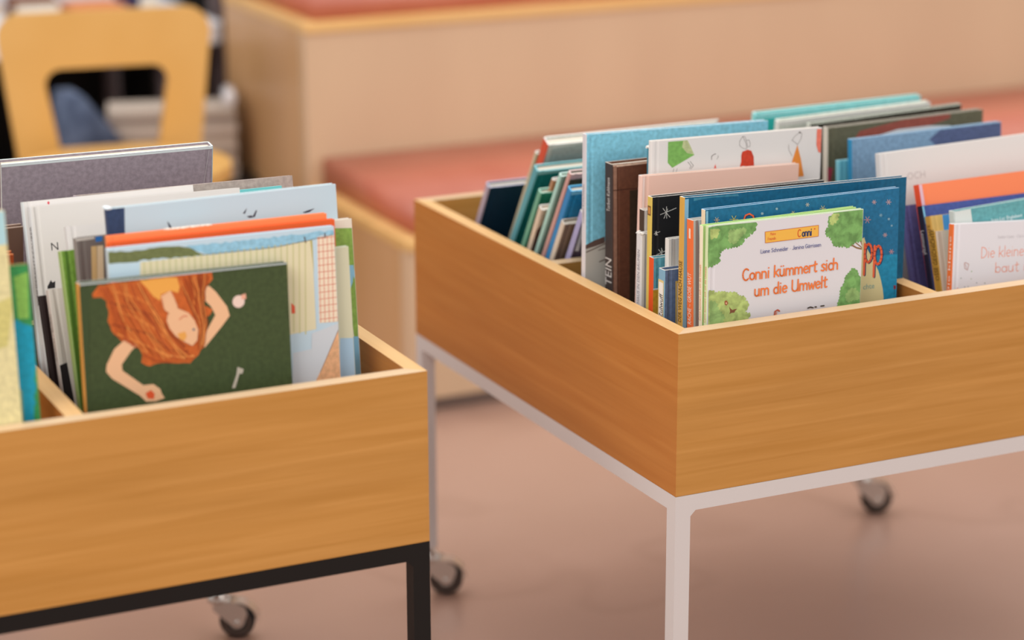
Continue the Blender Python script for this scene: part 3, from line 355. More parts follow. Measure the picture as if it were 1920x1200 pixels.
 {'id': 'D1', 'cart': 'R', 'p': (0.4378, 0.154, 0.7078), 'w': 0.25, 'h': 0.2443, 't': 0.0135, 'tilt': 18, 'dz': 0.0024, 'cover': '#ef7f52', 'spine': '#dd4f2c', 'label': 'wide orange hardcover with red orange spine', 'art': [('P', '#d9b3c0', [(-0.12, 243.65), (5.01, 243.8), (6.79, 96.42), (1.78, 96.95)])], 'edge': '#f0a27e'},
 {'id': 'D2', 'cart': 'R', 'p': (0.4283, 0.132, 0.6855), 'w': 0.25, 'h': 0.2214, 't': 0.012, 'tilt': 18, 'dz': 0.0001, 'cover': 'm:#3f4f90', 'spine': '#1f2038', 'label': 'dark blue book with navy spine and white vertical lettering', 'art': [('P', '#7fbfdc', [(0.72, 220.6), (3.26, 220.61), (4.37, 197.66), (1.88, 197.91)])], 'edge': '#4a5a9a', 'spinetext': ('Leomursyl', '#cfd2dc', 0.19, 0.16, 0.008)},
 {'id': 'D3', 'cart': 'R', 'p': (0.4299, 0.115, 0.6758), 'w': 0.2, 'h': 0.2108, 't': 0.013, 'tilt': 18, 'dz': 0.0, 'cover': '#d9b46c', 'spine': '#cfa04c', 'label': 'mustard yellow book with bright blue strip at its cover', 'art': [('P', '#4a90cc', [(18.49, 210.94), (46.98, 210.73), (52.04, 181.59), (17.41, 185.16)])], 'spinetext': ('ESELSGESCHICHTE', '#6a4a20', 0.136, 0.2, 0.0055)},
 {'id': 'D4', 'cart': 'R', 'p': (0.4271, 0.1, 0.6593), 'w': 0.18, 'h': 0.192, 't': 0.0125, 'tilt': 16, 'dz': 0.0, 'cover': '#d6c3b2', 'spine': '#b98f3c', 'label': 'cream book with ochre spine printed in dark capitals', 'art': [('P', '#cdb6a4', [(6.17, 191.34), (9.46, 190.99), (6.38, 78.74), (1.45, 79.27)])], 'spinetext': ('OSSE GESCHICHTE', '#4a3418', 0.13, 0.195, 0.0085)},
 {'id': 'D5', 'cart': 'R', 'p': (0.4392, 0.078, 0.6886), 'w': 0.24, 'h': 0.2176, 't': 0.013, 'tilt': 8, 'dz': 0.0092, 'cover': 'm:#5f9ea3', 'spine': '#c3ccc8', 'label': 'dusty teal picture book with pale grey hinge strip and small white lettering', 'art': [('P', '#cdd3cf', [(-0.01, 217.29), (25.08, 217.19), (27.84, 184.33), (-1.27, 188.37)]), ('T', 'Jean-Luc Englebert', '#dfe8e8', (55.13, 196.1), 6.43, 0)], 'edge': '#c9d3d0'},
 {'id': 'D6', 'cart': 'R', 'p': (0.4275, 0.062, 0.6766), 'w': 0.25, 'h': 0.2053, 't': 0.011, 'tilt': 6, 'dz': -0.0162, 'cover': '#dad8dd', 'spine': '#e07038', 'label': 'white picture book with thin orange handwriting and sketched dots', 'art': [('K', 'Die kleine', '#e0815c', (43.88, 160.89), 13.53, 0.88, 67.68), ('K', 'baut i', '#e0815c', (66.67, 141.29), 12.86, 0.88, 48.69), ('T', 'Stefan Casta · Clara', '#b9b5ba', (68.71, 184.47), 5.08, 0), ('L', '#b58c84', 0.88, [(18.64, 155.81), (19.44, 149.18), (23.95, 146.78), (25.53, 154.05), (20.48, 156.47), (18.64, 155.81)]), ('L', '#b58c84', 0.68, [(20.44, 154.27), (22.53, 149.05)]), ('C', '#7fa365', 30.29, 144.75, 0.81), ('C', '#a9b59a', 30.12, 135.23, 0.81), ('C', '#8f9aa3', 38.77, 129.73, 0.81), ('C', '#7f9585', 51.5, 128.74, 0.81), ('C', '#9aa59f', 14.3, 136.93, 0.81), ('C', '#d99a9a', 9.53, 124.67, 0.81), ('C', '#8f9aa3', 20.48, 125.67, 0.81), ('C', '#9aa59f', 25.76, 125.88, 0.81)], 'edge': '#e6e4e8', 'spinetext': ('Die kleine', '#f3d6c6', 0.115, 0.19, 0.0048)},
 {'id': 'E1', 'cart': 'L', 'p': (-0.3664, 0.0675, 0.7331), 'w': 0.2313, 'h': 0.2617, 't': 0.012, 'tilt': 5, 'dz': -0.0038, 'cover': 'm:#3f4c2c', 'spine': '#d99a4c', 'label': 'dark green picture book with upside down red haired girl, frontmost in the black trolley', 'art': [('P', '#3c4a2c', [(0.27, 257.25), (12.04, 257.75), (1.02, 122.64), (-0.69, 122.81)]), ('P', 'm:#c05f28', [(13.93, 249.21), (21.55, 257.98), (41.44, 258.68), (93.28, 259.73), (145.87, 259.53), (146.46, 251.95), (140.44, 245.86), (137.71, 237.77), (133.55, 224.82), (138.55, 222.65), (144.27, 218.74), (142.15, 213.94), (137.6, 211.05), (136.83, 191.07), (133.32, 179.72), (125.67, 170.45), (116.43, 163.01), (102.75, 164.36), (85.7, 166.89), (71.74, 164.93), (62.67, 170.01), (64.2, 178.21), (59.74, 187.01), (41.53, 196.34), (32.14, 208.13), (28.68, 218.5), (30.48, 230.02), (28.72, 240.22), (23.07, 244.96), (14.45, 244.98)]), ('P', '#e3a24c', [(65.56, 258.29), (96.66, 258.89), (106.9, 257.54), (109.51, 247.25), (107.25, 240.79), (98.9, 244.13), (88.3, 241.0), (86.9, 234.45), (79.61, 240.19), (73.44, 249.16)]), ('P', '#e3b48c', [(88.16, 239.34), (98.9, 244.13), (102.57, 236.24), (106.04, 225.87), (97.08, 221.75), (90.5, 225.74)]), ('P', '#e3b48c', [(94.24, 218.69), (105.9, 224.21), (117.47, 218.05), (123.64, 209.09), (127.11, 198.72), (125.31, 187.2), (119.7, 181.9), (111.48, 186.9), (101.76, 194.54), (95.59, 203.51), (92.84, 212.14)]), ('P', '#df9a4c', [(103.74, 197.69), (112.5, 199.33), (114.59, 193.27), (111.55, 187.72), (105.76, 190.8)]), ('L', '#c8503a', 0.92, [(106.64, 212.11), (112.1, 215.58), (115.81, 214.54)]), ('C', '#5a6878', 122.0, 199.56, 1.49), ('P', '#e3b48c', [(45.88, 196.74), (59.95, 189.5), (52.63, 184.37), (41.15, 170.47), (41.46, 163.75), (63.23, 145.22), (74.44, 145.11), (81.69, 138.88), (83.0, 133.73), (86.01, 128.42), (75.48, 126.12), (65.21, 127.14), (58.91, 134.45), (29.66, 156.57), (23.77, 164.67), (24.89, 172.08), (33.94, 187.9)]), ('P', '#d9562f', [(65.1, 136.34), (71.36, 139.07), (75.3, 134.5), (73.97, 128.78), (67.19, 130.29)]), ('P', '#e3b48c', [(137.74, 244.46), (142.09, 244.86), (149.24, 237.47), (160.79, 220.45), (163.4, 210.16), (153.9, 199.4), (133.19, 178.06), (132.36, 184.83), (137.38, 197.7), (147.22, 212.6), (142.83, 222.23), (136.52, 229.54)]), ('C', '#e3c9bc', 174.06, 224.48, 6.88), ('P', '#e0a58c', [(177.21, 231.35), (182.48, 232.5), (182.86, 226.61), (177.66, 226.29)]), ('P', '#b9b0a0', [(169.07, 152.78), (176.06, 149.58), (174.45, 144.72), (171.03, 145.06), (165.47, 129.74), (161.7, 130.11), (167.54, 144.57)]), ('L', '#8f3e1c', 1.95, [(32.87, 238.14), (56.28, 229.13), (76.27, 220.47), (91.76, 198.88)]), ('L', '#d9803c', 1.95, [(40.66, 249.06), (60.65, 240.4), (77.08, 230.41), (82.58, 213.16)]), ('L', '#8f3e1c', 1.95, [(34.4, 214.59), (51.1, 207.92), (71.23, 200.91), (93.7, 180.3), (114.09, 176.61)]), ('L', '#d9803c', 1.95, [(44.03, 227.0), (60.6, 218.68), (81.76, 203.21), (100.81, 182.94)]), ('L', '#8f3e1c', 1.95, [(63.31, 251.83), (73.93, 234.07), (86.27, 216.13), (95.18, 198.54), (111.08, 181.92)]), ('L', '#d9803c', 1.95, [(123.87, 254.19), (125.94, 237.27), (123.15, 224.18), (130.35, 206.75), (130.58, 188.35)]), ('L', '#8f3e1c', 1.95, [(112.93, 246.91), (118.42, 229.66), (124.18, 215.72), (131.39, 198.29), (128.05, 178.57)]), ('L', '#e0924c', 1.95, [(76.72, 183.66), (89.87, 175.67), (106.71, 170.66), (120.53, 170.96)]), ('L', '#8f3e1c', 1.95, [(134.14, 253.17), (129.77, 241.9), (133.82, 228.13), (131.03, 215.04)]), ('L', '#d9803c', 1.95, [(37.01, 204.3), (53.58, 195.98), (73.43, 185.65), (93.02, 172.01)]), ('L', '#a84c20', 1.95, [(65.91, 178.04), (79.06, 170.05), (94.32, 166.87)]), ('L', '#8f3e1c', 1.95, [(48.54, 239.93), (64.7, 226.63), (78.88, 210.18), (87.53, 189.27)]), ('L', '#8a3a18', 0.75, [(37.88, 256.29), (39.3, 246.17), (41.58, 236.45), (48.21, 226.64), (54.03, 215.82), (58.17, 205.32), (61.93, 196.05), (69.39, 186.71), (75.95, 176.73)]), ('L', '#8a3a18', 1.01, [(120.65, 258.16), (124.05, 248.44), (126.91, 238.61), (126.42, 231.0), (127.51, 224.15), (129.55, 214.25), (132.01, 203.83), (129.46, 192.11), (129.19, 180.74)]), ('L', '#8a3a18', 0.98, [(130.31, 260.12), (130.25, 249.79), (131.02, 239.87), (133.34, 232.59), (133.54, 224.64), (133.81, 213.12), (132.98, 202.34), (131.66, 191.35), (128.74, 180.66)]), ('L', '#8a3a18', 1.17, [(130.41, 259.46), (131.93, 250.34), (133.44, 240.29), (133.07, 233.13), (131.58, 224.8), (133.21, 213.9), (135.05, 203.66), (133.52, 192.66), (131.05, 180.68)]), ('L', '#8a3a18', 1.44, [(133.74, 259.7), (134.38, 250.21), (133.73, 241.95), (132.73, 232.57), (132.45, 222.62), (133.69, 212.42), (135.24, 203.05), (131.37, 192.23), (128.94, 181.77)]), ('L', '#8a3a18', 1.27, [(138.99, 258.23), (136.04, 248.85), (134.36, 240.24), (133.78, 232.41), (135.23, 223.67), (135.48, 215.1), (135.97, 205.84), (132.47, 193.29), (129.86, 181.31)]), ('L', '#8a3a18', 0.92, [(141.56, 255.82), (139.7, 247.81), (136.5, 239.67), (136.58, 231.61), (134.36, 224.89), (135.87, 214.87), (138.48, 205.91), (135.11, 194.24), (133.16, 181.34)]), ('L', '#a5481e', 0.8, [(23.81, 255.4), (27.78, 246.37), (32.35, 238.04), (34.37, 228.5), (36.8, 219.52), (40.24, 210.77), (43.41, 203.28), (48.44, 196.0), (55.19, 188.18)]), ('L', '#a5481e', 0.99, [(30.13, 255.76), (33.64, 246.8), (35.69, 237.75), (38.74, 229.1), (43.43, 219.75), (46.14, 209.0), (47.64, 199.37), (54.5, 192.78), (63.56, 186.27)]), ('L', '#a5481e', 0.9, [(64.16, 254.25), (70.0, 244.69), (73.62, 234.79), (78.99, 225.17), (83.35, 215.4), (90.44, 203.37), (95.85, 191.73), (102.39, 180.53), (109.99, 168.47)]), ('L', '#a5481e', 1.06, [(67.0, 252.47), (71.11, 242.06), (74.93, 232.75), (80.36, 222.61), (84.95, 211.29), (91.66, 201.03), (95.92, 189.87), (105.27, 179.56), (112.54, 170.23)]), ('L', '#a5481e', 0.78, [(66.81, 250.06), (72.43, 239.17), (77.15, 229.34), (83.37, 219.56), (87.63, 209.32), (92.81, 200.3), (96.2, 190.96), (103.82, 180.56), (111.85, 170.74)]), ('L', '#a5481e', 0.77, [(73.34, 242.65), (77.45, 232.95), (82.42, 223.76), (85.48, 213.76), (88.08, 203.95), (94.33, 196.54), (99.86, 189.08), (107.83, 180.8), (116.63, 171.58)]), ('L', '#a5481e', 0.81, [(73.7, 239.05), (79.36, 230.79), (84.08, 222.66), (87.4, 212.74), (89.02, 204.19), (93.62, 195.99), (98.54, 188.59), (106.17, 180.2), (115.87, 171.61)]), ('L', '#a5481e', 1.43, [(114.45, 257.2), (116.38, 247.84), (119.97, 238.23), (121.82, 228.58), (125.72, 219.87), (127.32, 212.86), (131.21, 205.93), (128.78, 192.25), (126.32, 178.57)]), ('L', '#a5481e', 1.37, [(115.73, 255.54), (119.53, 246.63), (121.95, 239.01), (125.46, 230.14), (127.23, 221.29), (130.08, 212.42), (131.69, 203.63), (129.2, 192.34), (128.47, 179.65)]), ('L', '#a5481e', 1.33, [(119.68, 257.47), (121.43, 248.71), (123.47, 239.79), (124.94, 231.8), (128.57, 222.94), (130.68, 214.34), (131.1, 205.76), (129.19, 192.43), (127.92, 178.78)]), ('L', '#a5481e', 0.85, [(133.19, 256.65), (133.84, 248.61), (132.71, 241.49), (132.25, 232.07), (131.96, 222.97), (132.58, 213.88), (135.47, 205.39), (134.06, 192.83), (132.26, 181.26)]), ('L', '#b5552a', 1.0, [(22.43, 255.93), (28.21, 247.63), (31.6, 239.49), (34.93, 230.85), (36.65, 222.31), (37.19, 212.98), (36.99, 202.79), (44.2, 197.29), (50.83, 192.83)]), ('L', '#b5552a', 1.41, [(26.65, 254.87), (31.75, 246.45), (34.95, 238.7), (38.51, 228.63), (40.1, 219.72), (43.9, 210.54), (45.38, 202.04), (51.17, 194.14), (58.65, 187.03)]), ('L', '#b5552a', 0.96, [(43.84, 257.97), (45.85, 247.52), (47.68, 238.38), (53.23, 228.24), (57.64, 216.95), (63.55, 204.78), (69.73, 193.26), (76.76, 182.38), (82.7, 172.84)]), ('L', '#b5552a', 1.32, [(55.92, 257.16), (58.28, 246.24), (61.33, 236.32), (68.68, 227.22), (74.59, 217.63), (79.98, 205.86), (85.45, 193.07), (94.04, 180.55), (101.15, 168.62)]), ('L', '#cf6f34', 1.37, [(37.13, 258.4), (39.89, 247.43), (41.9, 237.77), (45.75, 227.82), (50.79, 217.64), (55.81, 207.13), (60.34, 196.18), (65.09, 188.32), (70.45, 179.9)]), ('L', '#cf6f34', 1.06, [(41.87, 258.18), (44.26, 248.09), (44.88, 237.75), (51.23, 228.06), (55.92, 217.42), (62.38, 206.2), (68.3, 195.26), (73.91, 184.32), (79.89, 173.39)]), ('L', '#cf6f34', 1.03, [(52.47, 258.21), (55.83, 247.59), (58.75, 237.76), (64.43, 226.25), (70.75, 215.47), (76.79, 205.07), (82.24, 194.54), (88.5, 182.94), (95.37, 171.27)]), ('L', '#cf6f34', 1.15, [(58.14, 256.22), (60.83, 246.48), (65.51, 237.55), (70.76, 228.46), (77.43, 217.96), (83.35, 205.25), (87.56, 191.69), (95.61, 181.12), (102.06, 171.16)]), ('L', '#cf6f34', 1.17, [(61.16, 258.45), (65.24, 246.78), (69.08, 236.02), (74.47, 227.32), (81.03, 217.65), (86.28, 204.05), (92.74, 190.64), (99.79, 180.32), (105.59, 169.84)]), ('L', '#cf6f34', 1.23, [(72.74, 245.3), (76.62, 235.58), (81.67, 226.43), (86.47, 215.89), (89.1, 206.03), (93.55, 197.53), (97.73, 188.02), (106.21, 178.79), (114.68, 169.16)]), ('L', '#cf6f34', 1.32, [(76.86, 236.0), (80.39, 227.46), (85.73, 219.03), (88.69, 209.5), (89.99, 200.93), (95.59, 193.89), (100.89, 185.99), (107.74, 177.37), (116.2, 169.58)]), ('L', '#cf6f34', 0.71, [(123.72, 259.72), (125.58, 249.72), (129.63, 240.11), (128.46, 231.24), (128.43, 223.02), (129.71, 212.58), (131.25, 203.27), (129.53, 192.55), (128.71, 181.07)]), ('L', '#d98844', 0.99, [(32.44, 256.46), (37.29, 247.89), (39.83, 238.99), (41.67, 229.33), (44.68, 220.07), (49.07, 210.51), (51.14, 200.74), (57.86, 191.54), (65.17, 181.31)]), ('L', '#d98844', 1.18, [(35.65, 257.08), (39.43, 247.18), (41.1, 237.33), (43.14, 227.18), (46.31, 216.39), (51.4, 207.26), (57.34, 198.81), (64.34, 189.43), (68.97, 179.78)]), ('L', '#d98844', 0.73, [(44.89, 258.8), (48.73, 247.92), (50.66, 237.44), (55.25, 227.21), (62.23, 217.4), (67.54, 205.68), (74.38, 193.27), (81.16, 182.02), (87.16, 170.92)]), ('L', '#d98844', 0.73, [(49.61, 258.37), (49.86, 247.23), (51.87, 235.22), (57.5, 224.66), (64.29, 215.02), (68.61, 204.44), (74.79, 194.81), (81.34, 182.65), (87.96, 170.67)]), ('L', '#d98844', 1.16, [(49.76, 258.03), (51.98, 246.89), (56.37, 236.81), (62.71, 226.48), (67.26, 215.23), (72.55, 205.39), (77.79, 195.07), (84.33, 184.1), (91.72, 172.66)]), ('L', '#d98844', 1.42, [(63.79, 256.22), (68.33, 245.53), (72.58, 236.0), (77.77, 225.83), (82.0, 214.83), (88.63, 201.99), (95.82, 190.13), (102.01, 179.41), (109.82, 168.51)]), ('L', '#d98844', 1.4, [(68.53, 245.3), (72.94, 236.49), (76.71, 228.39), (82.39, 219.33), (88.04, 209.27), (91.63, 199.12), (96.17, 189.91), (103.64, 180.83), (113.12, 171.37)]), ('L', '#d98844', 0.83, [(109.74, 254.93), (113.3, 244.66), (117.89, 235.25), (120.44, 227.95), (123.09, 220.9), (126.7, 213.38), (129.11, 204.64), (129.27, 191.06), (128.18, 178.05)]), ('L', '#d98844', 1.42, [(125.76, 257.01), (127.74, 249.21), (129.71, 241.36), (129.59, 233.01), (130.96, 224.54), (131.86, 214.04), (133.66, 204.52), (132.66, 193.16), (130.39, 181.5)]), ('L', '#d98844', 0.93, [(137.96, 259.19), (136.58, 250.51), (134.69, 241.75), (133.64, 232.39), (134.54, 223.74), (135.65, 214.01), (136.38, 205.16), (133.68, 193.3), (132.4, 181.4)]), ('P', '#e3b48c', [(94.24, 218.69), (105.9, 224.21), (117.47, 218.05), (123.64, 209.09), (127.11, 198.72), (125.31, 187.2), (119.7, 181.9), (111.48, 186.9), (101.76, 194.54), (95.59, 203.51), (92.84, 212.14)]), ('P', '#e3b48c', [(89.74, 237.51), (98.7, 241.64), (102.44, 234.59), (105.83, 223.39), (96.87, 219.26), (91.22, 224.0)]), ('P', '#e0a050', [(103.67, 196.86), (112.43, 198.5), (114.08, 193.32), (111.25, 188.26), (106.28, 190.75)]), ('L', '#c8503a', 0.92, [(106.64, 212.11), (112.1, 215.58), (115.81, 214.54)]), ('C', '#5a6878', 122.0, 199.56, 1.38), ('P', '#b7c0c0', [(0.59, 261.67), (231.34, 261.72), (231.2, 260.02), (0.42, 259.68)])], 'edge': '#b3b8b4'},
 {'id': 'E2', 'cart': 'L', 'p': (-0.3279, 0.0885, 0.7613), 'w': 0.2564, 'h': 0.2903, 't': 0.009, 'tilt': 5, 'dz': -0.003, 'cover': '#bcd0dc', 'spine': '#c3ced3', 'label': 'light blue picture book of striped and red checked laundry on a line', 'art': [('P', 'm:#6b7348', [(-2.33, 286.8), (19.63, 285.45), (71.95, 285.86), (84.87, 283.83), (94.41, 280.56), (107.7, 273.01), (35.1, 274.57), (25.06, 271.63), (-3.26, 275.15)]), ('P', '#bcd3e0', [(-2.51, 274.3), (34.98, 273.01), (33.62, 255.94), (-3.99, 255.67)]), ('P', 'm:#8fbdd3', [(84.93, 284.6), (166.63, 284.51), (255.01, 286.12), (259.25, 277.89), (241.6, 281.94), (228.19, 277.77), (198.57, 275.16), (170.63, 273.17), (110.17, 273.24), (94.41, 280.56)]), ('P', '#d9d0ae', [(34.95, 272.7), (110.12, 272.62), (170.59, 272.71), (198.51, 274.38), (229.79, 277.3), (230.0, 177.48), (195.45, 174.57), (33.12, 249.73)]), ('L', '#c3bf8c', 1.5, [(39.0, 272.18), (38.9, 225.88)]), ('L', '#c3bf8c', 1.5, [(46.04, 272.33), (45.77, 223.87)]), ('L', '#c3bf8c', 1.5, [(53.08, 272.49), (52.63, 221.85)]), ('L', '#c3bf8c', 1.5, [(60.12, 272.65), (59.5, 219.84)]), ('L', '#c3bf8c', 1.5, [(67.16, 272.81), (66.37, 217.83)]), ('L', '#c3bf8c', 1.5, [(74.2, 272.97), (73.23, 215.81)]), ('L', '#c3bf8c', 1.5, [(81.24, 273.13), (80.1, 213.8)]), ('L', '#c3bf8c', 1.5, [(88.28, 273.29), (86.97, 211.78)]), ('L', '#c3bf8c', 1.5, [(95.31, 273.45), (93.83, 209.77)]), ('L', '#c3bf8c', 1.5, [(102.35, 273.61), (100.7, 207.75)]), ('L', '#c3bf8c', 1.5, [(109.39, 273.77), (107.57, 205.74)]), ('L', '#c3bf8c', 1.5, [(116.43, 273.93), (114.43, 203.73)]), ('L', '#c3bf8c', 1.5, [(123.47, 274.08), (121.3, 201.71)]), ('L', '#c3bf8c', 1.5, [(130.51, 274.24), (128.17, 199.7)]), ('L', '#c3bf8c', 1.5, [(137.55, 274.4), (135.03, 197.68)]), ('L', '#c3bf8c', 1.5, [(144.59, 274.56), (141.9, 195.67)]), ('L', '#c3bf8c', 1.5, [(151.63, 274.72), (148.76, 193.65)]), ('L', '#c3bf8c', 1.5, [(158.67, 274.88), (155.63, 191.64)]), ('L', '#c3bf8c', 1.5, [(165.71, 275.04), (162.5, 189.63)]), ('L', '#c3bf8c', 1.5, [(172.75, 275.2), (169.36, 187.61)]), ('L', '#c3bf8c', 1.5, [(179.79, 275.36), (176.23, 185.6)]), ('L', '#c3bf8c', 1.5, [(186.83, 275.52), (183.1, 183.58)]), ('L', '#c3bf8c', 1.5, [(193.87, 275.67), (189.96, 181.57)]), ('L', '#c3bf8c', 1.5, [(200.91, 275.83), (196.83, 179.55)]), ('L', '#c3bf8c', 1.5, [(207.95, 275.99), (203.7, 177.54)]), ('L', '#c3bf8c', 1.5, [(214.99, 276.15), (210.56, 175.53)]), ('L', '#c3bf8c', 1.5, [(222.03, 276.31), (217.43, 173.51)]), ('P', '#b3a862', [(227.82, 277.18), (230.11, 277.27), (238.13, 172.78), (235.47, 172.25)]), ('P', '#b9cfdc', [(230.44, 277.24), (237.78, 279.18), (238.79, 82.77), (231.01, 83.52)]), ('P', '#e6d5bd', [(236.07, 279.95), (258.64, 280.46), (257.9, 182.97), (234.05, 183.94)]), ('L', '#cf6248', 0.64, [(237.75, 279.79), (235.77, 184.31)]), ('L', '#cf6248', 0.64, [(242.82, 279.84), (240.82, 184.09)]), ('L', '#cf6248', 0.64, [(247.89, 279.88), (245.87, 183.87)]), ('L', '#cf6248', 0.64, [(252.96, 279.93), (250.92, 183.65)]), ('L', '#cf6248', 0.64, [(258.03, 279.98), (255.97, 183.43)]), ('L', '#cf6248', 0.64, [(236.22, 278.32), (259.04, 278.53)]), ('L', '#cf6248', 0.64, [(236.07, 270.79), (258.98, 270.99)]), ('L', '#cf6248', 0.64, [(235.92, 263.26), (258.91, 263.46)]), ('L', '#cf6248', 0.64, [(235.77, 255.72), (258.85, 255.92)]), ('L', '#cf6248', 0.64, [(235.62, 248.19), (258.78, 248.38)]), ('L', '#cf6248', 0.64, [(235.47, 240.66), (258.71, 240.84)]), ('L', '#cf6248', 0.64, [(235.32, 233.13), (258.65, 233.3)]), ('L', '#cf6248', 0.64, [(235.17, 225.6), (258.58, 225.76)]), ('L', '#cf6248', 0.64, [(235.02, 218.07), (258.52, 218.22)]), ('L', '#cf6248', 0.64, [(234.87, 210.54), (258.45, 210.68)]), ('L', '#cf6248', 0.64, [(234.72, 203.0), (258.38, 203.14)]), ('L', '#cf6248', 0.64, [(234.57, 195.47), (258.32, 195.6)]), ('L', '#cf6248', 0.64, [(234.42, 187.94), (258.25, 188.06)]), ('P', '#c8cdd3', [(201.53, 153.94), (223.36, 155.86), (224.75, 173.25), (263.53, 182.97), (259.72, 99.79), (198.25, 105.74)]), ('P', 'm:#dba87e', [(256.7, 175.0), (259.83, 129.43), (259.72, 99.79), (217.81, 103.85), (232.51, 129.38)]), ('L', '#6a5040', 0.52, [(256.7, 175.0), (232.41, 128.04)]), ('L', '#5a5550', 0.52, [(107.46, 273.54), (189.12, 273.72), (223.18, 277.16), (254.44, 280.87)]), ('L', '#5a4038', 1.16, [(221.26, 281.39), (222.47, 275.34)]), ('L', '#5a4038', 1.16, [(245.33, 283.1), (245.25, 278.52)]), ('P', '#d9583c', [(202.33, 209.91), (206.25, 206.03), (206.17, 197.95), (202.25, 198.33)])], 'edge': '#b5d3e3'},
 {'id': 'E2b', 'cart': 'L', 'p': (-0.3007, 0.0995, 0.7304), 'w': 0.25, 'h': 0.2594, 't': 0.008, 'tilt': 5, 'dz': 0.0, 'cover': '#d3d0b3', 'spine': '#d3d0b3', 'label': 'pale cream book with only its right edge showing behind the laundry book', 'art': [('P', '#a9c6dc', [(234.06, 156.96), (253.49, 154.78), (248.06, 85.14), (228.64, 87.32)])], 'edge': '#c9d9c9'},
 {'id': 'E3', 'cart': 'L', 'p': (-0.3205, 0.1095, 0.7621), 'w': 0.258, 'h': 0.2912, 't': 0.008, 'tilt': 5, 'dz': -0.0015, 'cover': '#e05f2c', 'spine': '#e05f2c', 'label': 'red orange book with glossy top edge directly behind the laundry book', 'art': [], 'edge': '#e0642f', 'solid': 1},
 {'id': 'E3b', 'cart': 'L', 'p': (-0.3192, 0.1195, 0.7667), 'w': 0.2512, 'h': 0.2957, 't': 0.009, 'tilt': 5, 'dz': -0.001, 'cover': '#ee8752', 'spine': '#ee8752', 'label': 'paler orange book with torn white patch on its top edge', 'art': [], 'edge': '#f08c58', 'solid': 1, 'extra': [('#d9cfc3', 0.07, 0.115)]},
 {'id': 'E5', 'cart': 'L', 'p': (-0.3033, 0.132, 0.7532), 'w': 0.27, 'h': 0.2823, 't': 0.011, 'tilt': 6, 'dz': 0.0, 'cover': '#dcd3c3', 'spine': '#dcd3c3', 'label': 'cream, leaf green and sky blue picture book at the right end of its row', 'art': [('P', 'm:#86ab50', [(208.41, 277.11), (272.18, 271.47), (271.09, 170.61), (200.08, 178.2)]), ('P', '#8cc3df', [(204.73, 233.47), (268.65, 229.58), (270.11, 217.68), (260.19, 195.26), (259.33, 148.39), (277.45, 143.51), (269.85, 53.33), (190.27, 61.83)]), ('P', 'm:#86ab50', [(267.67, 217.94), (270.6, 194.15), (269.13, 147.34), (264.96, 141.91), (262.52, 171.53)]), ('P', '#7fb5d3', [(198.11, 154.92), (277.7, 146.42), (269.85, 53.33), (190.27, 61.83)])]},
 {'id': 'E4', 'cart': 'L', 'p': (-0.3102, 0.146, 0.7905), 'w': 0.2641, 'h': 0.3196, 't': 0.013, 'tilt': 6, 'dz': 0.001, 'cover': '#b9cdd8', 'spine': '#2c3a5c', 'label': 'tall pale blue picture book with flying birds and navy spine strip', 'art': [('P', 'm:#2f4060', [(0.61, 319.55), (19.68, 319.32), (15.42, 254.81), (-2.89, 256.72)]), ('P', '#3a3848', [(65.94, 298.7), (67.11, 298.0), (71.4, 290.53), (67.74, 290.91)]), ('P', '#3a3848', [(156.7, 294.52), (162.9, 295.04), (164.02, 293.76), (168.28, 300.34), (169.45, 299.63), (166.42, 292.92), (160.21, 292.4)]), ('P', '#3a3848', [(152.73, 298.44), (158.1, 303.74), (155.12, 297.61)]), ('P', '#3a3848', [(222.34, 291.78), (228.64, 293.46), (237.38, 294.89), (230.93, 291.47), (225.95, 290.82)])], 'edge': '#dbe6ec', 'worn': True},
 {'id': 'E6', 'cart': 'L', 'p': (-0.3422, 0.162, 0.7579), 'w': 0.2, 'h': 0.2878, 't': 0.012, 'tilt': 8, 'dz': 0.0, 'cover': '#6f6763', 'spine': '#8a817c', 'label': 'grey taupe book with bright blue label at its top edge', 'art': [('P', '#2f6fb5', [(22.5, 287.7), (29.84, 288.1), (29.22, 281.72), (21.89, 281.33)]), ('P', '#c9ab78', [(16.63, 277.2), (22.7, 277.14), (19.51, 231.2), (13.49, 231.84)]), ('P', '#d9c3a0', [(23.3, 277.07), (29.98, 276.95), (26.74, 230.43), (19.51, 231.2)]), ('P', '#bdb8b0', [(-0.06, 287.17), (21.3, 287.83), (21.02, 284.93), (-0.33, 284.27)])]},
 {'id': 'E7', 'cart': 'L', 'p': (-0.3535, 0.185, 0.7396), 'w': 0.2, 'h': 0.2751, 't': 0.014, 'tilt': 16, 'dz': 0.0, 'cover': 'm:#6f9438', 'spine': '#9fb870', 'label': 'leaf green book with pale green spine beside the dark green cover', 'art': [('P', '#4f7428', [(4.74, 274.02), (7.23, 274.34), (4.47, 93.53), (-0.35, 94.05)])]},
 {'id': 'E8', 'cart': 'L', 'p': (-0.3385, 0.212, 0.7595), 'w': 0.25, 'h': 0.2961, 't': 0.013, 'tilt': 16, 'dz': 0.0, 'cover': '#d9d4d2', 'spine': '#d3d0cf', 'label': 'white hardcover behind the leaf green book', 'art': []},
 {'id': 'E14', 'cart': 'L', 'p': (-0.3588, 0.228, 0.6863), 'w': 0.15, 'h': 0.2237, 't': 0.014, 'tilt': 20, 'dz': 0.0, 'cover': '#cfc6be', 'spine': '#cdc4bd', 'label': 'small off white book with grey lettering low beside the green spine', 'art': [('P', '#b9aea6', [(4.24, 223.19), (5.46, 223.05), (11.21, 92.41), (8.78, 92.69)]), ('P', '#221c1e', [(-6.88, 136.43), (9.16, 140.56), (11.21, 92.41), (-6.98, 94.51)])], 'spinetext': ('IMESCH / BURRI', '#9a928c', 0.144, 0.196, 0.0075)},
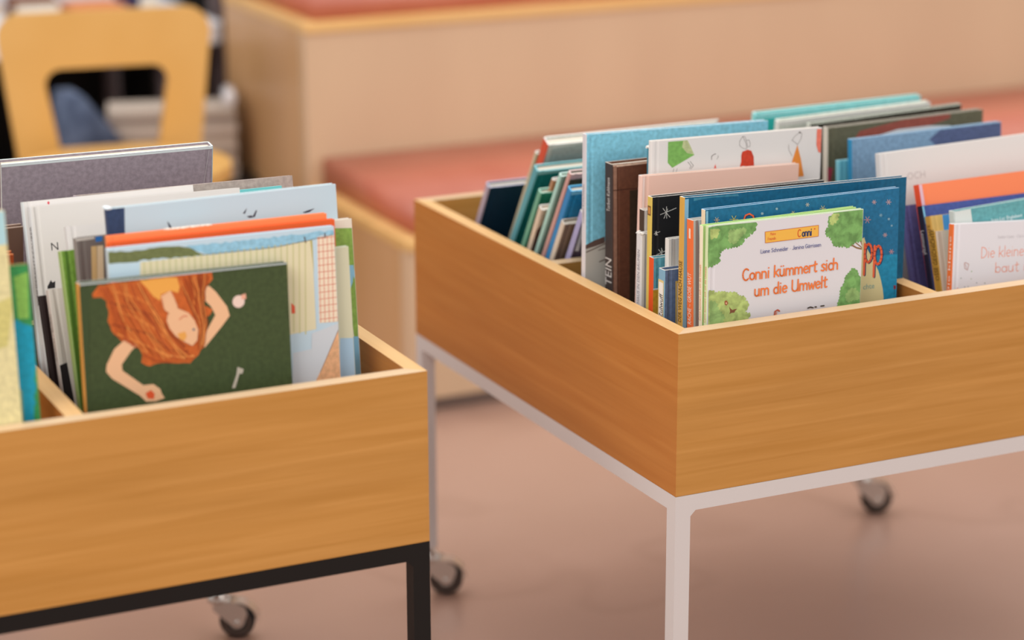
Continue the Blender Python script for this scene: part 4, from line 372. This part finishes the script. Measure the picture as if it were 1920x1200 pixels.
 {'id': 'E13', 'cart': 'L', 'p': (-0.3645, 0.248, 0.6746), 'w': 0.15, 'h': 0.2131, 't': 0.009, 'tilt': 20, 'dz': 0.0, 'cover': '#2a1c1c', 'spine': '#2a2020', 'label': 'thin black booklet standing beside the small off white book', 'art': []},
 {'id': 'E9', 'cart': 'L', 'p': (-0.3606, 0.281, 0.7692), 'w': 0.2471, 'h': 0.3018, 't': 0.013, 'tilt': 12, 'dz': -0.0027, 'cover': '#dad6d2', 'spine': '#d3d3d3', 'label': 'tall white hardcover with single black letter on its cover', 'art': [('T', 'N', '#2c2a2c', (18.6, 251.0), 12.65, 0), ('P', '#2c2a2c', [(10.83, 211.33), (15.4, 218.15), (16.91, 215.01), (20.23, 216.52), (19.33, 208.77), (10.48, 208.35)]), ('P', '#bfbab6', [(3.77, 301.72), (5.01, 301.61), (6.44, 173.76), (4.58, 173.93)])], 'spinetext': ('WEIHNACHTSZAUBER', '#6a6664', 0.19, 0.28, 0.0065)},
 {'id': 'E9b', 'cart': 'L', 'p': (-0.3648, 0.297, 0.7717), 'w': 0.2, 'h': 0.3046, 't': 0.012, 'tilt': 12, 'dz': 0.0, 'cover': '#d9d6d4', 'spine': '#cfd6d8', 'label': 'white book with tiny red mark behind the tall white hardcover', 'art': [('P', '#cf3a4c', [(29.27, 303.22), (30.92, 301.24), (29.41, 298.97), (27.76, 300.95)])]},
 {'id': 'E11', 'cart': 'L', 'p': (-0.3004, 0.312, 0.7562), 'w': 0.25, 'h': 0.2883, 't': 0.006, 'tilt': 10, 'dz': 0.0, 'cover': '#6cc3c6', 'spine': '#6cc3c6', 'label': 'thin aqua book with only its top edge showing', 'art': [], 'edge': '#9fdadb'},
 {'id': 'E10', 'cart': 'L', 'p': (-0.2973, 0.325, 0.7666), 'w': 0.2654, 'h': 0.2981, 't': 0.01, 'tilt': 10, 'dz': -0.0025, 'cover': 'm:#a8978f', 'spine': '#a89aa5', 'label': 'mauve taupe picture book with pale worn top edge', 'art': [('P', '#9c8fa0', [(0.58, 297.48), (5.16, 297.69), (3.01, 277.49), (-1.51, 277.89)])], 'edge': '#c9bdb9'},
 {'id': 'E12', 'cart': 'L', 'p': (-0.3658, 0.385, 0.7978), 'w': 0.2566, 'h': 0.3297, 't': 0.018, 'tilt': -8, 'dz': -0.0021, 'cover': 'm:#958a93', 'spine': '#9fc6d8', 'label': 'large grey picture book with worn pale blue spine, rearmost in the black trolley', 'art': [('P', '#cfd9dc', [(-0.0, 329.74), (256.59, 329.74), (255.21, 326.54), (-0.1, 326.43)]), ('L', '#b5aeb3', 0.66, [(251.29, 324.9), (244.82, 280.32)])], 'edge': '#d3e0de', 'rspine': 1},
 {'id': 'F1', 'cart': 'L', 'p': (-0.6854, 0.04, 0.8258), 'w': 0.24, 'h': 0.355, 't': 0.009, 'tilt': 5, 'dz': 0.0, 'cover': 'm:#d9cf9c', 'spine': '#d9cf9c', 'label': 'pale yellow and light blue book cut off at the left frame edge', 'art': [('P', '#a9cfd6', [(204.68, 356.13), (240.52, 354.99), (240.05, 320.63), (200.85, 319.48)]), ('P', 'm:#c9c078', [(193.73, 251.42), (242.31, 267.46), (231.68, 215.65), (189.35, 209.54)])]},
 {'id': 'F2', 'cart': 'L', 'p': (-0.6213, 0.055, 0.7637), 'w': 0.2, 'h': 0.2928, 't': 0.009, 'tilt': 5, 'dz': 0.0, 'cover': 'm:#3f9a58', 'spine': '#3f9a58', 'label': 'green and turquoise picture book left of the long divider', 'art': [('P', 'm:#1fa3c3', [(170.0, 217.26), (182.74, 237.57), (190.15, 231.27), (202.87, 224.35), (193.27, 127.42), (165.7, 130.61), (167.85, 173.93)]), ('P', 'm:#8cc35c', [(184.35, 280.96), (199.2, 284.69), (196.52, 235.98), (185.39, 237.27)]), ('P', '#7ea88c', [(171.03, 173.57), (183.22, 161.26), (182.67, 128.65), (166.77, 130.49)])], 'edge': '#c98c5c'},
 {'id': 'F3', 'cart': 'L', 'p': (-0.5652, 0.3, 0.743), 'w': 0.2, 'h': 0.2759, 't': 0.01, 'tilt': -10, 'dz': 0.0, 'cover': '#6a5044', 'spine': '#2c2628', 'label': 'dark brown book leaning in the rear of the left compartment', 'art': [], 'edge': '#a99384'},
 {'id': 'F4', 'cart': 'L', 'p': (-0.5898, 0.25, 0.7251), 'w': 0.2, 'h': 0.2563, 't': 0.012, 'tilt': -8, 'dz': 0.0, 'cover': '#a84c28', 'spine': '#a84c28', 'label': 'rust orange book lying low under the large grey book', 'art': [], 'edge': '#cf7a44'},
]

def make_book(d):
    w, h, t = d['w'], d['h'], d['t']; c = .0021
    mats = []; idx = {}
    def mi(spec):
        if spec not in idx: idx[spec] = len(mats); mats.append(M(spec))
        return idx[spec]
    cov, spi, edg = mi(d['cover']), mi(d['spine']), mi(d.get('edge', '#d6d2cc'))
    mx = (lambda x: w - x) if d.get('rspine') else (lambda x: x)
    bm = bmesh.new()
    pr = [(w, 0), (.0105, 0), (.0085, .0007), (.0065, .0007), (.0045, 0), (.0012, .0004), (.0, .0016), (0, t - .0016), (.0012, t - .0004), (.0045, t), (w, t), (w, t - c), (c, t - c), (c, c), (w, c)]
    a = [bm.verts.new((mx(x), y, 0)) for x, y in pr]; b = [bm.verts.new((mx(x), y, h)) for x, y in pr]
    n = len(pr)
    for i in range(n):
        f = bm.faces.new((a[i], a[(i+1) % n], b[(i+1) % n], b[i]))
        f.material_index = spi if 5 <= i <= 7 else (edg if i in (10, 14) else cov)
    tri = geometry.tessellate_polygon([[Vector((x, y, 0)) for x, y in pr]])
    for q in tri:
        bm.faces.new([b[i] for i in q]).material_index = edg; bm.faces.new([a[i] for i in q][::-1]).material_index = edg
    bmesh.ops.recalc_face_normals(bm, faces=bm.faces)
    rnd = random.Random(d['id']); layer = 0; last = None
    def put(poly, y, k):
        tt = [poly] if len(poly) <= 3 else [[poly[i] for i in q] for q in geometry.tessellate_polygon([[Vector((x, z, 0)) for x, z in poly]])]
        for g in tt:
            g = clip(g, .0006, w - .0004, .0004, h - .0005)
            if len(g) < 3: continue
            f = bm.faces.new([bm.verts.new((x, y, z)) for x, z in g])
            f.material_index = k; f.normal_update()
            if f.normal.y > 0: f.normal_flip()
    for p in d['art']:
        key = (p[0], p[1]) if p[0] in 'LC' else None
        if key is None or key != last: layer += 1
        last = key; y = -.00003 * layer; s = .001
        if p[0] == 'P':
            pts = [(q[0] * s, q[1] * s) for q in p[2]]
            if p[1].startswith('m:') and len(pts) > 6: pts = bumpy(pts, .0022, rnd)
            if p[1].startswith('f:') and len(pts) > 4: SIGN[0] = -1 if signed(pts) > 0 else 1; 
            if p[1].startswith('f:') and len(pts) > 4:
                lb = lobed(pts, .0021, rnd, w, h)
                ar = sum(abs(signed([lb[i] for i in q])) for q in geometry.tessellate_polygon([[Vector((x, z, 0)) for x, z in lb]]))
                if abs(ar - abs(signed(lb))) < .04 * ar: pts = lb
            put(pts, y, mi(p[1]))
        elif p[0] == 'L':
            for j, g in enumerate(ribbon([(q[0] * s, q[1] * s) for q in p[3]], p[2] * s)): put(g, y - (j % 12) * 2e-6, mi(p[1]))
        elif p[0] == 'C': put(arc(p[2] * s, p[3] * s, p[4] * s, p[4] * s, 0, 360, 16)[:-1], y, mi(p[1]))
        elif p[0] == 'K':
            for j, g in enumerate(handwriting(p[1], p[3][0] * s, p[3][1] * s, p[4] * s, p[5] * s, p[6] * s)): put(g, y - (j % 12) * 2e-6, mi(p[2]))
        elif p[0] == 'T':
            tris, x0, x1 = printed(p[1])
            for g in tris: put([(p[3][0] * s + q[0] * p[4] * s, p[3][1] * s + q[1] * p[4] * s) for q in g], y, mi(p[2]))
    sx = -.00005
    def sp(poly, x, k):
        vs = [bm.verts.new((mx(x), yy, zz)) for yy, zz in poly]
        try: f = bm.faces.new(vs)
        except ValueError: return
        f.material_index = k; f.normal_update()
        if (f.normal.x > 0) != bool(d.get('rspine')): f.normal_flip()
    for k, (col, z0, z1, f0, f1) in enumerate(d.get('spineart', [])):
        sp([(t * f0, z0), (t * f1, z0), (t * f1, z1), (t * f0, z1)], sx * (k + 1), mi(col))
    for key in ('spinetext', 'spinetext2'):
        if key in d:
            txt, col, z0, z1, size = d[key]
            tris, x0, x1 = printed(txt); k = (z1 - z0) / (x1 - x0); cap = size; sg = 1 if z1 > z0 else -1
            for g in tris: sp([((t - sg * cap) / 2 + sg * q[1] * cap / .72, z0 + (q[0] - x0) * k) for q in g], -.0003, mi(col))
    if d.get('worn'):
        for i in range(5):
            g = bmesh.ops.create_icosphere(bm, subdivisions=1, radius=.0022 + .0012 * rnd.random())
            for v in g['verts']:
                v.co = Vector((v.co.x * 1.2 + .0005 + .006 * rnd.random() * .6, v.co.y + t * (i + .5) / 5, v.co.z * .8 + h + .0003))
            for f in {f for v in g['verts'] for f in v.link_faces}: f.material_index = edg
    if 'extra' in d:
        for col, x0, x1 in d['extra']:
            for i in range(9):
                g = bmesh.ops.create_icosphere(bm, subdivisions=1, radius=.004)
                for v in g['verts']: v.co = Vector((v.co.x * 1.4 + x0 + (x1 - x0) * i / 8, v.co.y * .9 + t * .5 + .002 * rnd.random(), v.co.z * .35 + h + .0002))
                for f in {f for v in g['verts'] for f in v.link_faces}: f.material_index = mi(col)
    left = d['cart'] == 'L'
    P = Vector(d['p']); th = R(d['tilt'])
    rot = Matrix.Rotation(math.atan2(-d['dz'], w), 3, 'Y') @ Matrix.Rotation(-th, 3, 'X')
    if left: rz = Matrix.Rotation(LR, 3, 'Z'); P = rz @ P + Vector((LP[0], LP[1], 0)); rot = rz @ rot
    o = thing('picture_book', d['label'], 'book')
    o.matrix_world = Matrix.Translation(P - rot @ Vector((0, 0, h))) @ rot.to_4x4()
    o['group'] = {'A': 'books in the front left compartment of the white trolley', 'B': 'leaning books in the rear left compartment of the white trolley', 'C': 'books at the rear right of the white trolley', 'D': 'books in the front right compartment of the white trolley', 'E': 'books in the right compartments of the black trolley', 'F': 'books in the left compartments of the black trolley'}[d['id'][0]]
    link('cover', bm, mats, o)
    bm = bmesh.new(); m_ = .003
    if d.get('solid'):
        box(bm, c + .0002, w - .001, c, t - c, .002, h - .0008); link('page_block', bm, M(d['edge']), o)
    else:
        xs = sorted((mx(c + .0002), mx(w - m_))); box(bm, xs[0], xs[1], c, t - c, m_, h - m_); link('page_block', bm, PAG, o)
    return o
for d in BOOKS: make_book(d)

# ---------------------------------------------------------------- chair behind the black trolley
ch = thing('bentwood_chair', 'honey birch bentwood chair with open rectangular back behind the black trolley', 'chair', (-.081, 2.033, 0), -.152)
def extr(name, outer, hole, y0, y1, mat, parent, zoff=0, bev=.003):
    bm = bmesh.new(); n = len(outer)
    if hole:
        k = len(hole); polys = geometry.tessellate_polygon([[Vector((x, z, 0)) for x, z in outer], [Vector((x, z, 0)) for x, z in hole]])
    else: k = 0; hole = []; polys = geometry.tessellate_polygon([[Vector((x, z, 0)) for x, z in outer]])
    pts = outer + hole
    a = [bm.verts.new((x, y0, z)) for x, z in pts]; b = [bm.verts.new((x, y1, z)) for x, z in pts]
    for q in polys: bm.faces.new([a[i] for i in q]); bm.faces.new([b[i] for i in q][::-1])
    for i in range(n): bm.faces.new((a[i], a[(i+1) % n], b[(i+1) % n], b[i]))
    for i in range(k): bm.faces.new((a[n+i], a[n+(i+1) % k], b[n+(i+1) % k], b[n+i]))
    return link(name, bm, mat, parent)
out = arc(.2 - .045, .712 - .045, .045, .045, 0, 90, 7) + arc(-.2 + .045, .712 - .045, .045, .045, 90, 180, 7) + [(-.176, .46), (-.166, .30), (-.082, .30), (-.094, .46)][0:1] + [(-.170, .40), (.170, .40), (.176, .46)]
hol = [(-.094, .452)] + arc(-.115 + .03, .606 - .03, .03, .03, 180, 90, 6) + arc(.115 - .03, .606 - .03, .03, .03, 90, 0, 6) + [(.094, .452)]
extr('backrest', out, hol, 0, .02, CHR, ch)
bm = bmesh.new(); prism(bm, [(x, y) for x, y in arc(0, -.19, .195, .185, 0, 360, 40)[:-1]], .432, .456); bevel(bm, .006, 2); link('seat', bm, CHR, ch)
def leg(px, py, tx, ty, inward):
    # bent leg: straight shaft with a curved top running under the seat
    path = [Vector((px, py, 0)), Vector((px, py, .34))] + [Vector((px + (tx - px) * (1 - math.cos(R(a))) * .5, py + (ty - py) * (1 - math.cos(R(a))) * .5, .34 + .075 * math.sin(R(a)))) for a in (20, 40, 60, 80, 90)] + [Vector((tx, ty, .418))]
    bm = bmesh.new(); prev = None; s1 = Vector((-(ty - py), tx - px, 0)).normalized() * .028
    for i, p in enumerate(path):
        dr = (path[min(i+1, len(path)-1)] - path[max(i-1, 0)]).normalized(); nn = dr.cross(s1.normalized()) * .012
        q = [bm.verts.new(p + s1 + nn), bm.verts.new(p - s1 + nn), bm.verts.new(p - s1 - nn), bm.verts.new(p + s1 - nn)]
        if prev:
            for k in range(4): bm.faces.new((prev[k], prev[(k+1) % 4], q[(k+1) % 4], q[k]))
        else: bm.faces.new(q)
        prev = q
    bm.faces.new(prev[::-1]); link('leg', bm, CHR, ch, False)
leg(-.17, -.33, -.06, -.25, 1); leg(.175, -.31, .06, -.24, 1); leg(-.155, -.03, -.05, -.10, 1); leg(.155, -.03, .05, -.10, 1)

# ---------------------------------------------------------------- white table, magazines and dark bookcase in the far left
tb = thing('activity_table', 'white round cornered table behind the birch chair', 'table', (0, 0, 0))
bm = bmesh.new(); prism(bm, rounded(-1.1, .326, 2.518, 3.25, .045), .550, .590); bevel(bm, .008, 3); link('tabletop', bm, TBL, tb)
for x, y in ((-1.0, 2.63), (.22, 2.63), (-1.0, 3.15), (.25, 3.15)):
    bm = bmesh.new(); lathe(bm, [(.018, 0), (.018, .56)], Matrix.Translation((x, y, 0)), 20); link('leg', bm, CHA, tb, True)
bc = thing('bookcase', 'black open bookcase in dark shade behind the white table', 'bookcase', (0, 0, 0))
bm = bmesh.new(); box(bm, -1.6, 1.4, 3.72, 3.74, 0, 1.3); link('back_panel', bm, DRK, bc)
for x in (-1.6, -.6, .42, 1.38):
    bm = bmesh.new(); box(bm, x, x + .022, 3.36, 3.72, 0, 1.3); link('upright', bm, DRK, bc)
for zz in (.04, .42, .80, 1.18):
    bm = bmesh.new(); box(bm, -1.578, 1.38, 3.37, 3.72, zz, zz + .022); link('shelf', bm, DRK, bc)
lb = thing('low_shelf', 'low black storage shelf in front of the white table', 'shelf', (0, 0, 0))
bm = bmesh.new(); box(bm, -.62, .31, 2.30, 2.50, .278, .298); link('top_board', bm, DRK, lb)
for x in (-.62, .29):
    bm = bmesh.new(); box(bm, x, x + .02, 2.30, 2.50, 0, .278); link('side_panel', bm, DRK, lb)
bm = bmesh.new(); box(bm, -.60, .29, 2.48, 2.50, .0, .278); link('back_panel', bm, DRK, lb)
pn = bmesh.new(); box(pn, .332, .385, 2.62, 2.66, 0, 1.3); o = link('charcoal_post', pn, CHA); tag(o, 'tall charcoal grey post between the white table and tall bench step', 'post')
mg = []
cols = ['#b9ab9e', '#a39488', '#cdbfb2', '#9a8a7e', '#c2b4a6', '#b09f92', '#c9bcb0', '#8f8076', '#bdb0a4']
mlab = ['lowest grey', 'second lowest grey', 'pale third from the bottom', 'dark fourth from the bottom', 'pale middle', 'grey fourth from the top', 'pale third from the top', 'dark second from the top', 'topmost grey']
zz = .2982
for i in range(9):
    th_ = .0165; bm = bmesh.new(); dx = .005 * math.sin(i * 2.3)
    box(bm, -.13 + dx, .13 + dx * .5, -.055 - dx * .5, .055, 0, th_); bevel(bm, .002, 1)
    o = link('magazine', bm, M(cols[i]), loc=(.160, 2.405, zz)); o.rotation_euler = (0, 0, -.30); tag(o, mlab[i] + ' bound magazine in the pile in front of the white table', 'magazine', 'bound magazines piled in front of the white table')
    zz += th_ + .0002
bm = bmesh.new(); lathe(bm, [(.010, 0), (.014, .002), (.014, .10), (.010, .102)], Matrix.Translation((.262, 2.33, zz + .0142)) @ Matrix.Rotation(-.3, 4, 'Z') @ Matrix.Rotation(R(-90), 4, 'X'), 20)
o = link('paper_roll', bm, TBL, smooth=True); tag(o, 'white paper roll lying on top of the magazine pile', 'roll')
bm = bmesh.new(); prism(bm, [(-.05, 0), (.075, 0), (.07, .10), (.03, .15), (-.005, .195), (-.04, .195), (-.055, .10)], -.05, .05)
for v in bm.verts: v.co = Vector((v.co.x, v.co.z, v.co.y))
bevel(bm, .02, 3)
o = link('fabric_bag', bm, noisy('blue_grey_cloth', lin('#333f58'), lin('#5f6c86'), 18, .9, 5), smooth=True, loc=(-.035, 2.405, .2985)); tag(o, 'slumped blue grey fabric bag beside the magazine pile', 'bag')
for i, (x, y, z_, wd, dp, hh, col, lab) in enumerate([(-.02, 2.80, .5902, .10, .14, .040, '#7a4a34', 'brown book lying on the white table behind the chair'), (.11, 2.78, .5902, .12, .15, .022, '#d98a5c', 'orange book lying on the white table'), (.215, 2.80, .5902, .05, .14, .045, '#26305c', 'small navy book at the right end of the white table'), (-.15, 2.82, .5902, .11, .12, .028, '#cfa890', 'salmon book lying leftmost on the white table')]):
    t = thing('table_book', lab, 'book', (x, y, z_), .1 * i - .1, 'books lying on the white table')
    bm = bmesh.new()
    for za, zb in ((0, .002), (hh - .002, hh)): box(bm, -wd / 2, wd / 2, -dp / 2, dp / 2, za, zb)
    box(bm, -wd / 2, -wd / 2 + .002, -dp / 2, dp / 2, .002, hh - .002); link('cover', bm, M(col), t)
    bm = bmesh.new(); box(bm, -wd / 2 + .0022, wd / 2 - .003, -dp / 2 + .003, dp / 2 - .003, .0022, hh - .0022); link('page_block', bm, PAG, t)
bm = bmesh.new(); prism(bm, rounded(-.12, .12, -.09, .09, .01), 0, .012); o = link('paper_sheets', bm, M('#dfe4ee'), loc=(-.20, 2.65, .5904)); o.rotation_euler = (0, 0, .2); tag(o, 'pale stack of paper on the left part of the white table', 'paper')
